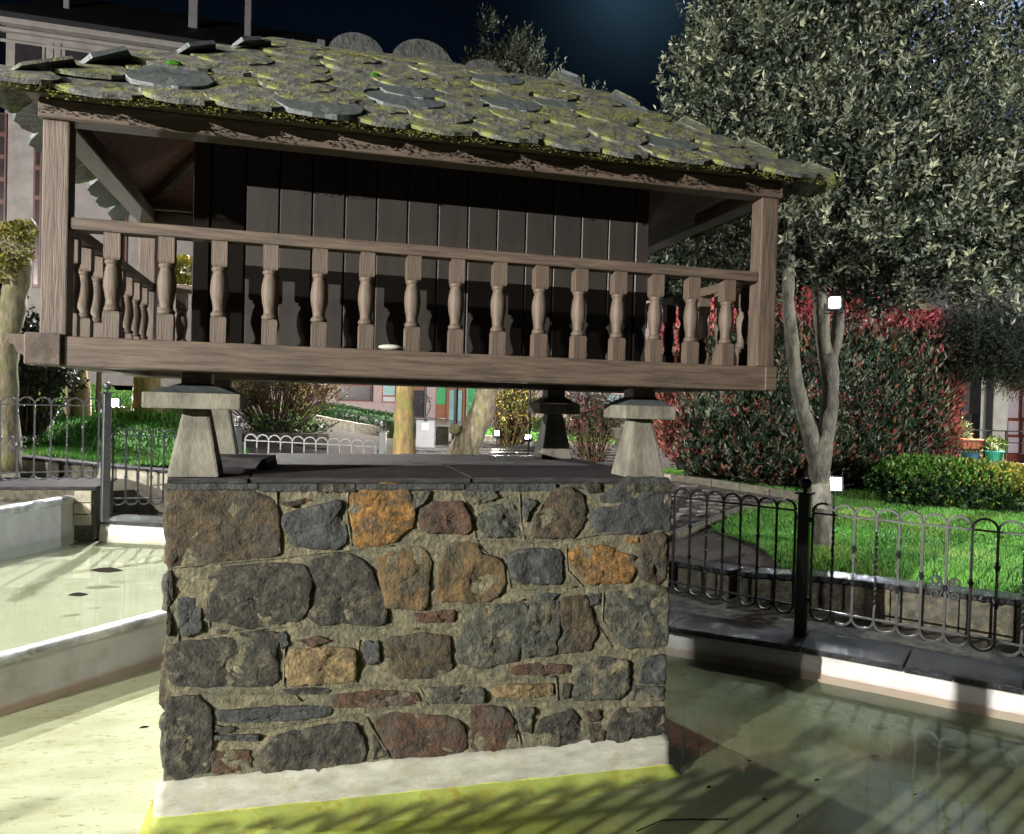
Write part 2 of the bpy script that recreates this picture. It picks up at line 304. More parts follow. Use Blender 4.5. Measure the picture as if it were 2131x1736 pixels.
# outline of everything sunk: inside RC to the near bank
OUT=[(p[0],p[1]) for p in RC]+[(-3.2,10.0),(-9,9.6),(-12,-.0),(12,-.2)]
def inside(x,y,poly):
    c=False; n=len(poly); j=n-1
    for i in range(n):
        xi,yi=poly[i][0],poly[i][1]; xj,yj=poly[j][0],poly[j][1]
        if (yi>y)!=(yj>y) and x<(xj-xi)*(y-yi)/(yj-yi)+xi: c=not c
        j=i
    return c
def axisvals(lo,hi,fine_lo,fine_hi,fs,cs):
    v=[]; x=lo
    while x<fine_lo: v.append(x); x+=cs
    x=fine_lo
    while x<fine_hi: v.append(x); x+=fs
    while x<=hi: v.append(x); x+=cs
    return v
xs=axisvals(-140,140,-12,16,.3,8); ys=axisvals(-60,200,-1.2,26,.3,8)
nj=len(ys); GX,GY=[q.ravel() for q in np.meshgrid(xs,ys,indexing='ij')]; GZ=hv(GX,GY); GZ[insv(GX,GY,OUT)]=-.6
ii,jj=[q.ravel() for q in np.meshgrid(np.arange(len(xs)-1),np.arange(nj-1),indexing='ij')]; aa=ii*nj+jj
struct(ob('ground',npmesh('ground',np.stack([GX,GY,GZ],1),np.stack([aa,aa+nj,aa+nj+1,aa+1],1),[pave_m],smooth=True)))
# lower pool floor + water
fl=MB(); nx,ny=90,70
for i in range(nx+1):
    for j in range(ny+1):
        x=-7+15.5*i/nx; y=.4+9.2*j/ny; fl.v.append((x,y,-.05+.006*fbm(x,y,0,1.3)))
for i in range(nx):
    for j in range(ny): a=i*(ny+1)+j; fl.f.append((a,a+ny+1,a+ny+2,a+1))
struct(fl.build('pool_floor',pool_floor_mat(),smooth=True))
WAT=water_mat('pool_water',(.88,.92,.82),.03)
inner=[(p[0],p[1]) for p in offs(RING,.03)]
lowpoly=inner[:7]+[(1.35,7.3),(.75,7.35),(-.1,6.43),(-.86,5.58),(-1.58,4.79),(-2.6,3.85),(-4.4,2.7),(-7,1.9),(-7,.6),(8,.6)]
def ccw(p):
    return p if sum(p[i-1][0]*p[i][1]-p[i][0]*p[i-1][1] for i in range(len(p)))>0 else p[::-1]
lowpoly=ccw(lowpoly)
wm=MB(); wm.add([(p[0],p[1],0) for p in lowpoly],[tuple(range(len(lowpoly)))]); struct(wm.build('lower_pool_water',WAT))
# middle basin
MID=[(-7,1.95),(-4.4,2.75),(-2.6,3.9),(-1.58,4.79),(-.86,5.58),(-.1,6.43),(.75,7.35),(1.3,7.38)]
UPW=[(-8,4.6),(-5.2,5.8),(-3.4,7.0),(-2.66,8.02),(-2.26,9.0)]
midpoly=[(p[0]-.05,p[1]+.05) for p in MID]+[(.2,8.3),(-1.37,8.8),(-2.04,9.05)]+[(p[0],p[1]) for p in reversed(UPW)]
midfloor=mat('basin_floor',(.39,.42,.31),(.31,.34,.24),scale=1.6,rough=.7,bump=.2,c3=(.62,.62,.52),thr=.62)
midpoly=ccw(midpoly)
mf=MB(); mf.add([(p[0],p[1],.17) for p in midpoly],[tuple(range(len(midpoly)))]); struct(mf.build('middle_basin_floor',midfloor))
mw=MB(); mw.add([(p[0],p[1],.265) for p in midpoly],[tuple(range(len(midpoly)))]); struct(mw.build('middle_basin_water',water_mat('basin_water',(.96,.97,.91),.012)))
uppoly=[(p[0],p[1]) for p in UPW]+[(-2.4,9.15),(-9,9.3)]
uppoly=ccw(uppoly)
uf=MB(); uf.add([(p[0],p[1],.60) for p in uppoly],[tuple(range(len(uppoly)))]); struct(uf.build('upper_basin_floor',white_m))
uw=MB(); uw.add([(p[0],p[1],.635) for p in uppoly],[tuple(range(len(uppoly)))]); struct(uw.build('upper_basin_water',water_mat('upper_water',(.95,.98,.95),.012)))
def sweep(path,prof,name,m,parent=None,sub=.12,jit=.004,smooth=True):
    """prof: (offset to the right of travel, z) ; path (x,y[,dz])"""
    P=[]
    for a,b in zip(path[:-1],path[1:]):
        a=Vector((a[0],a[1],a[2] if len(a)>2 else 0)); b=Vector((b[0],b[1],b[2] if len(b)>2 else 0)); k=max(1,int((b-a).length/sub))
        P+= [a.lerp(b,i/k) for i in range(k)]
    P.append(Vector((path[-1][0],path[-1][1],path[-1][2] if len(path[-1])>2 else 0)))
    mb=MB(); n=len(prof); m_=len(P)
    for i,p in enumerate(P):
        t=(P[min(i+2,m_-1)]-P[max(i-2,0)]); t.z=0; t.normalize(); nn=Vector((t.y,-t.x,0))
        for k,(o,z) in enumerate(prof):
            q=p+nn*(o+jit*fbm(p.x*6,p.y*6,k)); mb.v.append((q.x,q.y,q.z+z+jit*fbm(p.x*7,p.y*7,k+9)))
    for i in range(m_-1):
        for k in range(n-1): mb.f.append((i*n+k,i*n+k+1,(i+1)*n+k+1,(i+1)*n+k))
    mb.f.append(tuple(range(n))); mb.f.append(tuple((m_-1)*n+k for k in reversed(range(n))))
    return mb.build(name,m,parent,smooth=smooth)
# mid wall: travel left->right, pool on its right (lower)
grey_rim=mat('worn_rim',(.50,.52,.52),(.22,.23,.24),scale=9,rough=.35,bump=.8,bscale=28,bdist=.01,c3=(.70,.70,.68),thr=.55)
def basin_wall(path,zb,zt,label,th=.10):
    t=thing('basin_wall',label,'basin wall',(path[0][0],path[0][1],0))
    hgt=zt-zb
    f=sweep([(p[0]-path[0][0],p[1]-path[0][1],zb) for p in path],[(.012,-.12),(.006,hgt*.25),(0,hgt*.8),(-.012,hgt*.86),(-th,hgt*.86),(-th,-.12)],'wall_face',pinkwall,t)
    r=sweep([(p[0]-path[0][0],p[1]-path[0][1],zb) for p in path],[(.0,hgt*.80),(.016,hgt*.87),(.012,hgt*.96),(-.02,hgt),(-th*.75,hgt),(-th-.01,hgt*.94),(-th-.01,hgt*.85)],'rim',grey_rim,t)
    return t
def pinkmat():
    m=mat('pale_wall',(.58,.58,.57),(.44,.43,.42),scale=4,rough=.75,bump=.4,bscale=18,bdist=.006,c3=(.36,.33,.28),thr=.66)
    t=m.node_tree; b=t.nodes['Principled BSDF']; l=t.links.new
    src=b.inputs['Base Color'].links[0].from_socket
    tc=N(t,'ShaderNodeTexCoord'); sp=N(t,'ShaderNodeSeparateXYZ'); l(tc.outputs['Object'],sp.inputs[0])
    n=N(t,'ShaderNodeTexNoise'); n.inputs['Scale'].default_value=7; l(tc.outputs['Object'],n.inputs['Vector'])
    ad=N(t,'ShaderNodeMath',operation='MULTIPLY_ADD'); l(n.outputs['Fac'],ad.inputs[0]); ad.inputs[1].default_value=.05; l(sp.outputs[2],ad.inputs[2])
    q=N(t,'ShaderNodeMapRange'); q.inputs[1].default_value=.022; q.inputs[2].default_value=.046; q.inputs[3].default_value=.55; q.inputs[4].default_value=0; l(ad.outputs[0],q.inputs[0])
    mx=N(t,'ShaderNodeMixRGB'); mx.inputs[2].default_value=(.50,.27,.26,1); l(q.outputs[0],mx.inputs[0]); l(src,mx.inputs[1]); l(mx.outputs[0],b.inputs['Base Color'])
    return m
pinkwall=pinkmat()
basin_wall(MID,0,.29,'pale middle basin wall with worn grey rim and pink waterline, left of the stone pedestal')
basin_wall(UPW,.25,.67,'tall pale upper basin wall with rounded worn rim at the left edge')
# pool perimeter wall + coping + walk + low wall
tw=thing('pool_wall','low white painted pool wall under dark slate coping beyond the pedestal','pool wall',(RING[0][0],RING[0][1],0))
sweep([(p[0]-RING[0][0],p[1]-RING[0][1],0) for p in RING[:7]],[(-.008,-.12),(.0,.05),(0,.128),(.06,.128),(.06,-.12)],'wall_face',pinkwall,tw)
sweep([(p[0]-RING[0][0],p[1]-RING[0][1],p[2]) for p in RING[6:]],[(-.03,-.2),(-.012,-.06),(0,-.012),(.06,-.012),(.06,-.2)],'wall_face',white_m,tw)
tcp=thing('slate_coping','wet black slate coping slabs around the rim of the pool','coping',(RING[0][0],RING[0][1],0))
O0=Vector((RING[0][0],RING[0][1],0))
def seglist(poly,step):
    out=[]
    for a,b in zip(poly[:-1],poly[1:]):
        a=Vector(a);b=Vector(b);k=max(1,round((b-a).length/step)); out+=[a.lerp(b,i/k) for i in range(k)]
    return out+[Vector(poly[-1])]
IN=seglist(offs(RING,-.035),.62)
# matching outer points by offset of the resampled line
OUTL=offs([tuple(p) for p in IN],.46)
for i in range(len(IN)-1):
    a,b=IN[i],IN[i+1]; c=Vector(OUTL[i+1]); d=Vector(OUTL[i]); g_=.004
    z=random.uniform(-.004,.004); u=(b-a).normalized()*g_
    bot=[Vector((q.x,q.y,q.z-.012+z)) for q in (a+u,b-u,c-u,d+u)]; top=[Vector((q.x,q.y,q.z+.028+z)) for q in (a+u,b-u,c-u,d+u)]
    MB().hexa([p-O0 for p in bot],[p-O0 for p in top]).build('slab',wetslate_m,tcp,bev=.004)
# walkway strip between coping and low wall
ws=MB(); A=seglist(RB,.25); B=[Vector(q) for q in offs([tuple(p) for p in A],1.05)]
for a,b in zip(A,B):
    for k in range(5):
        p=a.lerp(b,k/4); ws.v.append((p.x,p.y,p.z-.03+.02*k/4+.008*fbm(p.x,p.y,0,3)))
for i in range(len(A)-1):
    for k in range(4): q=i*5+k; ws.f.append((q,q+1,q+6,q+5))
struct(ws.build('gravel_walk',gravel_m,smooth=True))
# skirt under slabs to walk
# low retaining wall right: blocks with dark caps
def block_wall(path,zb,zt,label,bl,mats_,capm,capz=.045,th=.22,rows=1,cap=True):
    """path pts (x,y,zbase,ztop)"""
    t=thing('retaining_wall',label,'low wall',(path[0][0],path[0][1],0)); O=Vector((path[0][0],path[0][1],0))
    for (a,b) in zip(path[:-1],path[1:]):
        A_=Vector(a[:2]+(0,)); B_=Vector(b[:2]+(0,)); Ln=(B_-A_).length; k=max(1,round(Ln/bl)); u=(B_-A_).normalized(); n=Vector((-u.y,u.x,0))
        for r in range(rows):
            sh=.5/k if r%2 else 0
            for i in range(k):
                f0=i/k; f1=(i+1)/k
                pa=A_.lerp(B_,f0)+u*.004; pb=A_.lerp(B_,f1)-u*.004
                z00=a[2]+(b[2]-a[2])*f0; z01=a[2]+(b[2]-a[2])*f1; t0=a[3]+(b[3]-a[3])*f0; t1=a[3]+(b[3]-a[3])*f1
                za=z00+(t0-z00)*r/rows; zb_=z01+(t1-z01)*r/rows; zc=z00+(t0-z00)*(r+1)/rows-.005; zd=z01+(t1-z01)*(r+1)/rows-.005
                j=n*random.uniform(-.008,.008)
                bt=[pa+j,pb+j,pb+n*th,pa+n*th]
                zz=[za-.25*(r==0),zb_-.25*(r==0),zb_-.25*(r==0),za-.25*(r==0)]; zt_=[zc,zd,zd,zc]
                MB().hexa([Vector((q.x,q.y,z))-O for q,z in zip(bt,zz)],[Vector((q.x,q.y,z))-O for q,z in zip(bt,zt_)]).build('stone_block',random.choice(mats_),t,bev=.006)
        if cap:
            k2=max(1,round(Ln/.7))
            for i in range(k2):
                f0=i/k2;f1=(i+1)/k2; pa=A_.lerp(B_,f0)+u*.003-n*.03; pb=A_.lerp(B_,f1)-u*.003-n*.03
                t0=a[3]+(b[3]-a[3])*f0; t1=a[3]+(b[3]-a[3])*f1
                bt=[pa,pb,pb+n*(th+.05),pa+n*(th+.05)]
                MB().hexa([Vector((q.x,q.y,z))-O for q,z in zip(bt,[t0,t1,t1,t0])],[Vector((q.x,q.y,z+capz))-O for q,z in zip(bt,[t0,t1,t1,t0])]).build('cap_slab',capm,t,bev=.005)
    return t
RCp=[Vector(p) for p in RC]
def rp(i,zb,zt): p=RC[i]; return (p[0],p[1],zb,zt)
block_wall([rp(1,.12,.40),rp(2,.12,.40),rp(3,.12,.39),rp(4,.12,.37),rp(5,.13,.33),rp(6,.15,.3)],0,0,'low mossy grey block wall with dark slate cap edging the right-hand lawn',.55,[blockd_m],wetslate_m)
LW=[(RC[8][0],RC[8][1],.5,.72),(-1.4,10.15,.52,.80),(-2.3,10.2,.58,.88),(-3.3,10.25,.66,.98),(-6.5,10.0,.7,1.02)]
block_wall([tuple(x) for x in LW],0,0,'pale stone block retaining wall behind the left fence with lawn above it',.42,[block_m,block_m,blockd_m,block_m],cop_m,capz=.03)
# raised block carrying the upper coping (left)
rc_=thing('raised_coping','raised dark slate coping ledge behind the upper basin, ending at the tall grey post','coping',(-2.14,8.95,0))
MB().prism([(0.05,0.0),(.05,.85),(-7,.75),(-7,-.02),(-.1,.0)],.2,.735).build('ledge_core',blockd_m,rc_)
for i in range(9):
    x1=.08-i*.78; MB().box(x1-.775,x1,-.05,.9,.736,.765).build('slab',cop_m,rc_,bev=.004)
for k,(a,b) in enumerate([(.36,.47),(.48,.59),(.60,.72)]):
    MB().box(-.13,.03,-.035,-.002,a,b).build('stone_block',block_m,rc_,bev=.004)
# ------------------------------------------------------------------ lawns
def sheet(name,poly,m,dz=.03,step=.3,zf=None):
    x0=min(p[0] for p in poly); x1=max(p[0] for p in poly); y0=min(p[1] for p in poly); y1=max(p[1] for p in poly)
    bm=bmesh.new(); vs=[bm.verts.new((p[0],p[1],0)) for p in poly]; bm.faces.new(vs)
    x=x0+step
    while x<x1: bmesh.ops.bisect_plane(bm,geom=bm.verts[:]+bm.edges[:]+bm.faces[:],plane_co=(x,0,0),plane_no=(1,0,0)); x+=step
    y=y0+step
    while y<y1: bmesh.ops.bisect_plane(bm,geom=bm.verts[:]+bm.edges[:]+bm.faces[:],plane_co=(0,y,0),plane_no=(0,1,0)); y+=step
    ZZ=hv(np.array([v.co.x for v in bm.verts]),np.array([v.co.y for v in bm.verts]))
    for v,z_ in zip(bm.verts,ZZ): v.co.z=z_+dz
    bm.normal_update()
    if sum(f.normal.z for f in bm.faces)<0: bmesh.ops.reverse_faces(bm,faces=bm.faces[:])
    me=bpy.data.meshes.new(name); bm.to_mesh(me); bm.free(); me.materials.append(m)
    me.polygons.foreach_set('use_smooth',[True]*len(me.polygons))
    return struct(ob(name,me))
def hz(u,v):
    d=ray(u,v); T=np.arange(5,34,.05); X=d.x*T; Y=d.y*T; Z=CAMH+d.z*T; k=np.nonzero(Z<hv(X,Y))[0]
    i=k[0] if len(k) else len(T)-1
    return (float(X[i]),float(Y[i]))
rcR=[(p[0]+.1,p[1]+.1) for p in RC[1:6]]
LA_R=[rcR[0],rcR[1],rcR[2],rcR[3],(RC[4][0]*.4+RC[5][0]*.6+.1,RC[4][1]*.4+RC[5][1]*.6+.1),hz(1480,1105),hz(1665,1050),hz(1720,1040),hz(1760,1022),(9.2,11.5),(12.5,10.5),(16,8),(14,0)]
KB=[hz(1300,992),hz(1480,1012),hz(1600,1032),hz(1690,1046)]
LA_B=[KB[0],KB[1],KB[2],KB[3],(7.9,10.2),(9.5,12.5),(4.6,13.2)]
LA_L=[(LW[0][0],LW[0][1]+.12),(LW[1][0],LW[1][1]+.15),(LW[2][0],LW[2][1]+.15),(-3.3,10.42),(-6.5,10.2),(-10,10.3),(-14,16),(-9,24),(-6.5,22.5),hz(215,790),hz(240,815),hz(330,845),hz(372,865),(-.6,12.2)]
LA_C=[(.3,17.5),hz(650,878),hz(740,895),hz(830,903),hz(845,880),(1.5,22),(-1,23)]
LA_D=[hz(1010,912),hz(1105,925),hz(1290,930),hz(1360,925),hz(1340,893),hz(1110,893),hz(1000,893)]
LA_E=[hz(215,790),hz(150,770),hz(370,800),hz(372,830),hz(300,818)]
lawns=[LA_R,LA_B,LA_L,LA_C,LA_D]
for nm,p in zip(['right_lawn','hedge_lawn','left_lawn','far_lawn','lamp_lawn'],lawns): sheet(nm,p,grass_g)
SC['grass']=1
def grass(name,label,poly,n,hh,seed,wd=.006,near=None):
    rg=np.random.default_rng(seed); x0=min(p[0] for p in poly); x1=max(p[0] for p in poly); y0=min(p[1] for p in poly); y1=max(p[1] for p in poly)
    XS=[];YS=[];got=0
    while got<n:
        X=rg.uniform(x0,x1,40000); Y=rg.uniform(y0,y1,40000); k=insv(X,Y,poly)&(X*.26+Y*.965>2)&(np.abs(X*.965-Y*.26)<(X*.26+Y*.965)*.75)
        if near: k&=rg.random(40000)<(near/np.maximum(np.hypot(X,Y),near))**2
        XS.append(X[k]);YS.append(Y[k]);got+=k.sum()
    X=np.concatenate(XS)[:n];Y=np.concatenate(YS)[:n]; P=np.stack([X,Y,hv(X,Y)+.025],1)
    D=rg.normal(size=(n,3))*.38; D[:,2]=1
    D/=np.linalg.norm(D,axis=1,keepdims=True)
    dist=np.hypot(P[:,0],P[:,1]); ln=hh*rg.uniform(.5,1.3,n); S=np.cross(D,rg.normal(size=(n,3))); S/=np.linalg.norm(S,axis=1,keepdims=True); w_=(wd*np.maximum(dist/7,1))[:,None]
    a=P-S*w_; b=P+S*w_; c=P+D*ln[:,None]
    V=np.stack([a,b,c],1).reshape(-1,3); F=np.arange(3*n).reshape(-1,3)
    o=ob(name,npmesh(name,V,F,[blade_m])); tag(o,label,'grass',kind='stuff')
grass('grass','bright green grass of the right lawn behind the black fence',LA_R,70000,.05,1,near=7)
grass('grass','green grass strip in front of the red-tipped hedge',LA_B,12000,.05,2)
grass('grass','green grass of the left lawn above the pale block wall',LA_L,60000,.055,3,near=10)
grass('grass','sunny green grass slope in front of the far dark hedge',LA_C,10000,.06,4)
grass('grass','grass strip around the two small floodlights',LA_D,12000,.06,5)
# kerbs and flagged path
def kerb(label,pts,m,hh=.14,w_=.12,bl=.6):
    t=thing('kerb',label,'kerb',(pts[0][0],pts[0][1],0)); O=Vector((pts[0][0],pts[0][1],0))
    for a,b in zip(pts[:-1],pts[1:]):
        a=Vector((a[0],a[1],0)); b=Vector((b[0],b[1],0)); k=max(1,round((b-a).length/bl)); u=(b-a).normalized(); n=Vector((-u.y,u.x,0))*w_
        for i in range(k):
            p=a.lerp(b,i/k)+u*.004; q=a.lerp(b,(i+1)/k)-u*.004; z0=h(p.x,p.y); z1=h(q.x,q.y)
            c=[p,q,q+n,p+n]
            MB().hexa([Vector((v.x,v.y,z-.1))-O for v,z in zip(c,(z0,z1,z1,z0))],[Vector((v.x,v.y,z+hh))-O for v,z in zip(c,(z0,z1,z1,z0))]).build('kerb_stone',m,t,bev=.006)
kerb('pale grey kerb edging the strip of grass under the red-tipped hedge',KB,block_m,hh=.1)
kerb('dark wet kerb on the near side of the flagged path',[hz(1385,1130),hz(1480,1100),hz(1660,1052)],blockd_m,hh=.07)
kerb('pale block kerb along the far green slope',[hz(640,880),hz(740,900),hz(830,912),hz(850,915)],block_m,hh=.22,bl=.55)
kerb('pale kerb in front of the small floodlights',[hz(1000,915),hz(1105,930),hz(1290,935),hz(1370,932)],block_m,hh=.12)
# flagstones of the path on the right and the wet square in the middle
fp=thing('flagged_path','wet dark flagstone path between the lawns right of the pedestal','path',(5,8,0)); struct(fp)
pp=[hz(1388,1126),hz(1300,1010),hz(1300,998),hz(1480,1018),hz(1655,1046),hz(1655,1050),hz(1480,1098)]
cnt=0
for i in range(46):
    for j in range(60):
        x=2.2+i*.33+(j%2)*.15; y=5.6+j*.22
        if cnt<230 and inside(x,y,pp) :
            cnt+=1; a=.155; b=.10; z=h(x,y)
            poly=[(x-5+sx*a+random.uniform(-.012,.012),y-8+sy*b+random.uniform(-.012,.012)) for sx,sy in ((-1,-1),(1,-1),(1,1),(-1,1))]
            MB().prism(poly,z-.03,z+.02+random.uniform(-.004,.006)).build('flagstone',pave_m,fp,bev=.006)
pl=thing('paved_square','wet reddish paving stones of the square under the far trees','paving',(3,14,0)); struct(pl)
cnt=0
for i in range(30):
    for j in range(16):
        x=1.2+i*.46+(j%2)*.2; y=11+j*.42
        if x/y<.12 or x/y>.42 or inside(x,y,LA_D) or inside(x,y,LA_C): continue
        if cnt<290:
            cnt+=1; z=h(x,y); poly=[(x-3+sx*.22+random.uniform(-.015,.015),y-14+sy*.2+random.uniform(-.015,.015)) for sx,sy in ((-1,-1),(1,-1),(1,1),(-1,1))]
            MB().prism(poly,z-.03,z+.018+random.uniform(-.004,.008)).build('paving_stone',pave_m,pl,bev=.006)
# ------------------------------------------------------------------ stone pedestal
algae_m=mat('algae',(.44,.50,.14),(.26,.29,.06),scale=7,rough=.6,bump=.3,c3=(.30,.24,.03),thr=.56,c3scale=14)
PX0,PX1,PY0,PY1,PZ=-.528,1.753,3.46,5.01,1.375
ped=thing('stone_pedestal','square rubble stone pedestal with a white plinth standing in the pool','pedestal',(.61,4.235,0))
PO=Vector((.61,4.235,0))
def ZA(p): return (314.7+p[0]*.2658,944.1+p[1]*.2658)
def ZB(p): return (849.7+p[0]*.26877,944.1+p[1]*.26877)
def ZC(p): return (314.7+p[0]*.5198,1321.7+p[1]*.5198)
ST=[
('brown',ZA,[(125,300),(400,290),(760,310),(960,370),(985,600),(985,780),(600,830),(160,880),(115,600)]),
('rust',ZA,[(1030,385),(1200,350),(1240,365),(1180,395),(1060,415)]),
('slate',ZA,[(1045,480),(1180,440),(1460,370),(1500,400),(1460,470),(1530,600),(1510,700),(1450,745),(1130,715),(1060,600)]),
('orange',ZA,[(1570,330),(1650,280),(1850,250),(2000,270),(2040,420),(2050,560),(1950,620),(1880,690),(1620,720),(1590,600),(1565,450)]),
('dark',ZA,[(480,970),(600,900),(900,880),(1200,880),(1235,960),(1215,1200),(1150,1300),(990,1310),(780,1350),(690,1350),(650,1310),(450,1290),(500,1120)]),
('dark',ZA,[(1270,850),(1480,800),(1640,830),(1720,920),(1790,1100),(1840,1270),(1820,1330),(1450,1310),(1310,1330),(1250,1240),(1250,1000)]),
('slate',ZA,[(220,1150),(330,1140),(385,1210),(400,1390),(260,1430),(220,1370)]),
('ochre',ZA,[(1790,830),(1900,780),(1980,745),(2120,740),(2180,830),(2170,1000),(2155,1170),(2100,1200),(1830,1185),(1805,1000)]),
('dark',ZA,[(130,930),(165,930),(175,1100),(160,1400),(125,1400)]),
('slate',ZA,[(990,1405),(1055,1400),(1070,1490),(1015,1520)]),
('brown',ZA,[(510,1385),(620,1380),(600,1415),(520,1420)]),
('rust',ZB,[(100,430),(190,380),(400,370),(460,440),(475,590),(420,615),(120,605),(90,500)]),
('grey',ZB,[(540,480),(680,400),(800,390),(835,480),(860,630),(600,640),(540,560)]),
('grey',ZB,[(20,290),(170,290),(120,380),(40,430)]),
('slate',ZB,[(890,360),(970,350),(995,380),(930,450),(910,520),(885,450)]),
('brown',ZB,[(1100,290),(1220,270),(1340,330),(1370,430),(1340,560),(1270,640),(1100,645),(970,630),(965,540),(1040,420)]),
('slate',ZB,[(1720,205),(2010,210),(2015,590),(1800,600),(1500,615),(1445,520),(1445,420),(1520,320)]),
('dark',ZB,[(1360,230),(1480,230),(1480,290),(1400,300)]),
('ochre',ZB,[(330,705),(520,695),(560,780),(700,820),(740,900),(740,1020),(690,1080),(640,1140),(235,1130),(240,880),(290,760)]),
('slate',ZB,[(780,790),(880,745),(1150,745),(1180,800),(1180,1005),(900,1000),(830,980),(790,900)]),
('orange',ZB,[(1255,760),(1330,720),(1550,720),(1600,765),(1740,790),(1740,900),(1700,990),(1400,1005),(1310,900),(1260,830)]),
('orange',ZB,[(1690,655),(1775,650),(1775,685),(1700,690)]),
('brown',ZB,[(1800,640),(1985,625),(1990,960),(1920,1000),(1795,955)]),
('rust',ZB,[(60,1240),(360,1210),(355,1300),(80,1310)]),
('grey',ZB,[(560,1200),(870,1165),(905,1200),(880,1400),(845,1580),(560,1650),(390,1590),(410,1480),(440,1330)]),
('grey',ZB,[(950,1170),(1100,1125),(1160,1150),(1165,1350),(1130,1540),(900,1560),(875,1460),(905,1300)]),
('brown',ZB,[(1185,1130),(1370,1110),(1420,1240),(1450,1400),(1400,1510),(1150,1530),(1180,1350)]),
('grey',ZB,[(1560,1090),(1900,1030),(2000,1060),(2005,1300),(1990,1480),(1700,1500),(1600,1400),(1530,1250)]),
('slate',ZB,[(1390,1080),(1480,1080),(1480,1150),(1410,1180)]),
('slate',ZB,[(1000,1110),(1080,1075),(1160,1085),(1100,1130)]),
('grey',ZB,[(430,300),(660,290),(690,330),(560,390),(440,350)]),
('dark',ZC,[(80,40),(240,20),(440,-10),(495,0),(495,180),(440,200),(100,200),(75,120)]),
('tan',ZC,[(560,65),(700,50),(815,60),(818,180),(700,188),(560,195),(545,110)]),
('rust',ZC,[(580,18),(680,5),(720,20),(640,42)]),
('slate',ZC,[(850,30),(910,25),(915,100),(870,115),(850,80)]),
('brown',ZC,[(945,20),(1080,-5),(1190,10),(1195,140),(1150,165),(990,165),(945,90)]),
('rust',ZC,[(735,238),(900,222),(1050,228),(1075,268),(900,288),(740,288)]),
('grey',ZC,[(1110,212),(1300,202),(1328,222),(1320,268),(1130,273)]),
('tan',ZC,[(1370,202),(1598,192),(1600,238),(1380,248)]),
('rust',ZC,[(1440,128),(1560,112),(1680,120),(1670,150),(1450,158)]),
('grey',ZC,[(1692,228),(1722,130),(1800,92),(1900,102),(1910,200),(1870,250),(1700,256)]),
('slate',ZC,[(1970,98),(2052,80),(2055,190),(1955,190)]),
('grey',ZC,[(1928,204),(2052,204),(2052,256),(1925,258)]),
('dark',ZC,[(65,262),(180,252),(238,290),(245,400),(228,540),(110,568),(60,540)]),
('slate',ZC,[(278,302),(500,285),(708,284),(708,318),(530,343),(290,348)]),
('slate',ZC,[(255,400),(430,395),(430,422),(262,418)]),
('rust',ZC,[(242,465),(390,460),(403,530),(250,553)]),
('dark',ZC,[(520,400),(650,372),(800,352),(838,400),(848,500),(700,538),(460,548),(442,500),(480,430)]),
('rust',ZC,[(905,340),(980,312),(1200,330),(1248,370),(1255,450),(1200,478),(980,488),(930,420)]),
('rust',ZC,[(1282,292),(1400,287),(1440,322),(1465,448),(1420,462),(1290,453)]),
('dark',ZC,[(1560,342),(1680,297),(1708,330),(1715,430),(1560,448),(1545,400)]),
('dark',ZC,[(1860,312),(1900,292),(2048,292),(2048,388),(1835,428),(1832,370)]),
('grey',ZC,[(1462,292),(1530,292),(1520,388),(1472,378)]),
('brown',ZC,[(1750,362),(1808,352),(1808,428),(1758,433)]),
('dark',ZC,[(890,402),(930,432),(955,486),(892,488)]),
('dark',ZC,[(1650,192),(1680,196),(1668,252),(1642,252)]),
('brown',ZC,[(1735,310),(1790,300),(1800,335),(1745,345)]),
('dark',ZC,[(520,215),(700,210),(715,228),(560,236)]),
('dark',ZC,[(255,360),(330,365),(330,385),(260,385)]),
]
def smooth_poly(p,n=26,jit=.004,seed=0):
    P=[Vector(a) for a in p]; k=len(P); out=[]
    ln=[(P[(i+1)%k]-P[i]).length for i in range(k)]; tot=sum(ln)
    # resample
    res=[]
    for s in range(n):
        t=tot*s/n; i=0
        while t>ln[i]: t-=ln[i]; i=(i+1)%k
        res.append(P[i].lerp(P[(i+1)%k],t/ln[i]))
    res=[(res[i-1]+res[i]*8+res[(i+1)%n])/10 for i in range(n)]
    c=sum(res,Vector((0,0)))/n
    out=[]
    for i,q in enumerate(res):
        d=(q-c); d=d.normalized()
        out.append(q+d*jit*(fbm(q.x*30+seed,q.y*30,seed,2,4)*1.6))
    return out,c
def stone_mesh(poly,bulge,seed,m,back=.03):
    pr,c=smooth_poly(poly,40,.006,seed); n=len(pr); vs=[];fs=[]
    am=min(1,max((q-c).length for q in pr)/.11)
    rings=[(1.10,-back),(1.10,.0),(1.085,.7),(1.02,1.0),(.86,1.0),(.66,1.05),(.48,1.0),(.3,1.05),(.14,1.0)]
    for k,(sc,hh) in enumerate(rings):
        for q in pr:
            r=c+(q-c)*sc
            z=hh if hh<0 else bulge*hh+ am*((.022*fbm(r.x*9+seed,r.y*9,seed,1)+.016*abs(fbm(r.x*26,r.y*34,seed,1)))*min(1,(k-1)/2) if k>1 else 0)
            z=min(z,.034)
            vs.append((r.x,-z,r.y))
    for k in range(len(rings)-1):
        for i in range(n): fs.append((k*n+i,k*n+(i+1)%n,(k+1)*n+(i+1)%n,(k+1)*n+i))
    z=bulge*1.05; vs.append((c.x,-z,c.y)); e=len(vs)-1
    for i in range(n): fs.append(((len(rings)-1)*n+i,(len(rings)-1)*n+(i+1)%n,e))
    me=bpy.data.meshes.new('stone'); me.from_pydata(vs,[],fs); me.materials.append(m)
    bm=bmesh.new(); bm.from_mesh(me); bmesh.ops.recalc_face_normals(bm,faces=bm.faces[:]); bm.to_mesh(me); bm.free()
    me.polygons.foreach_set('use_smooth',[True]*len(me.polygons)); return me
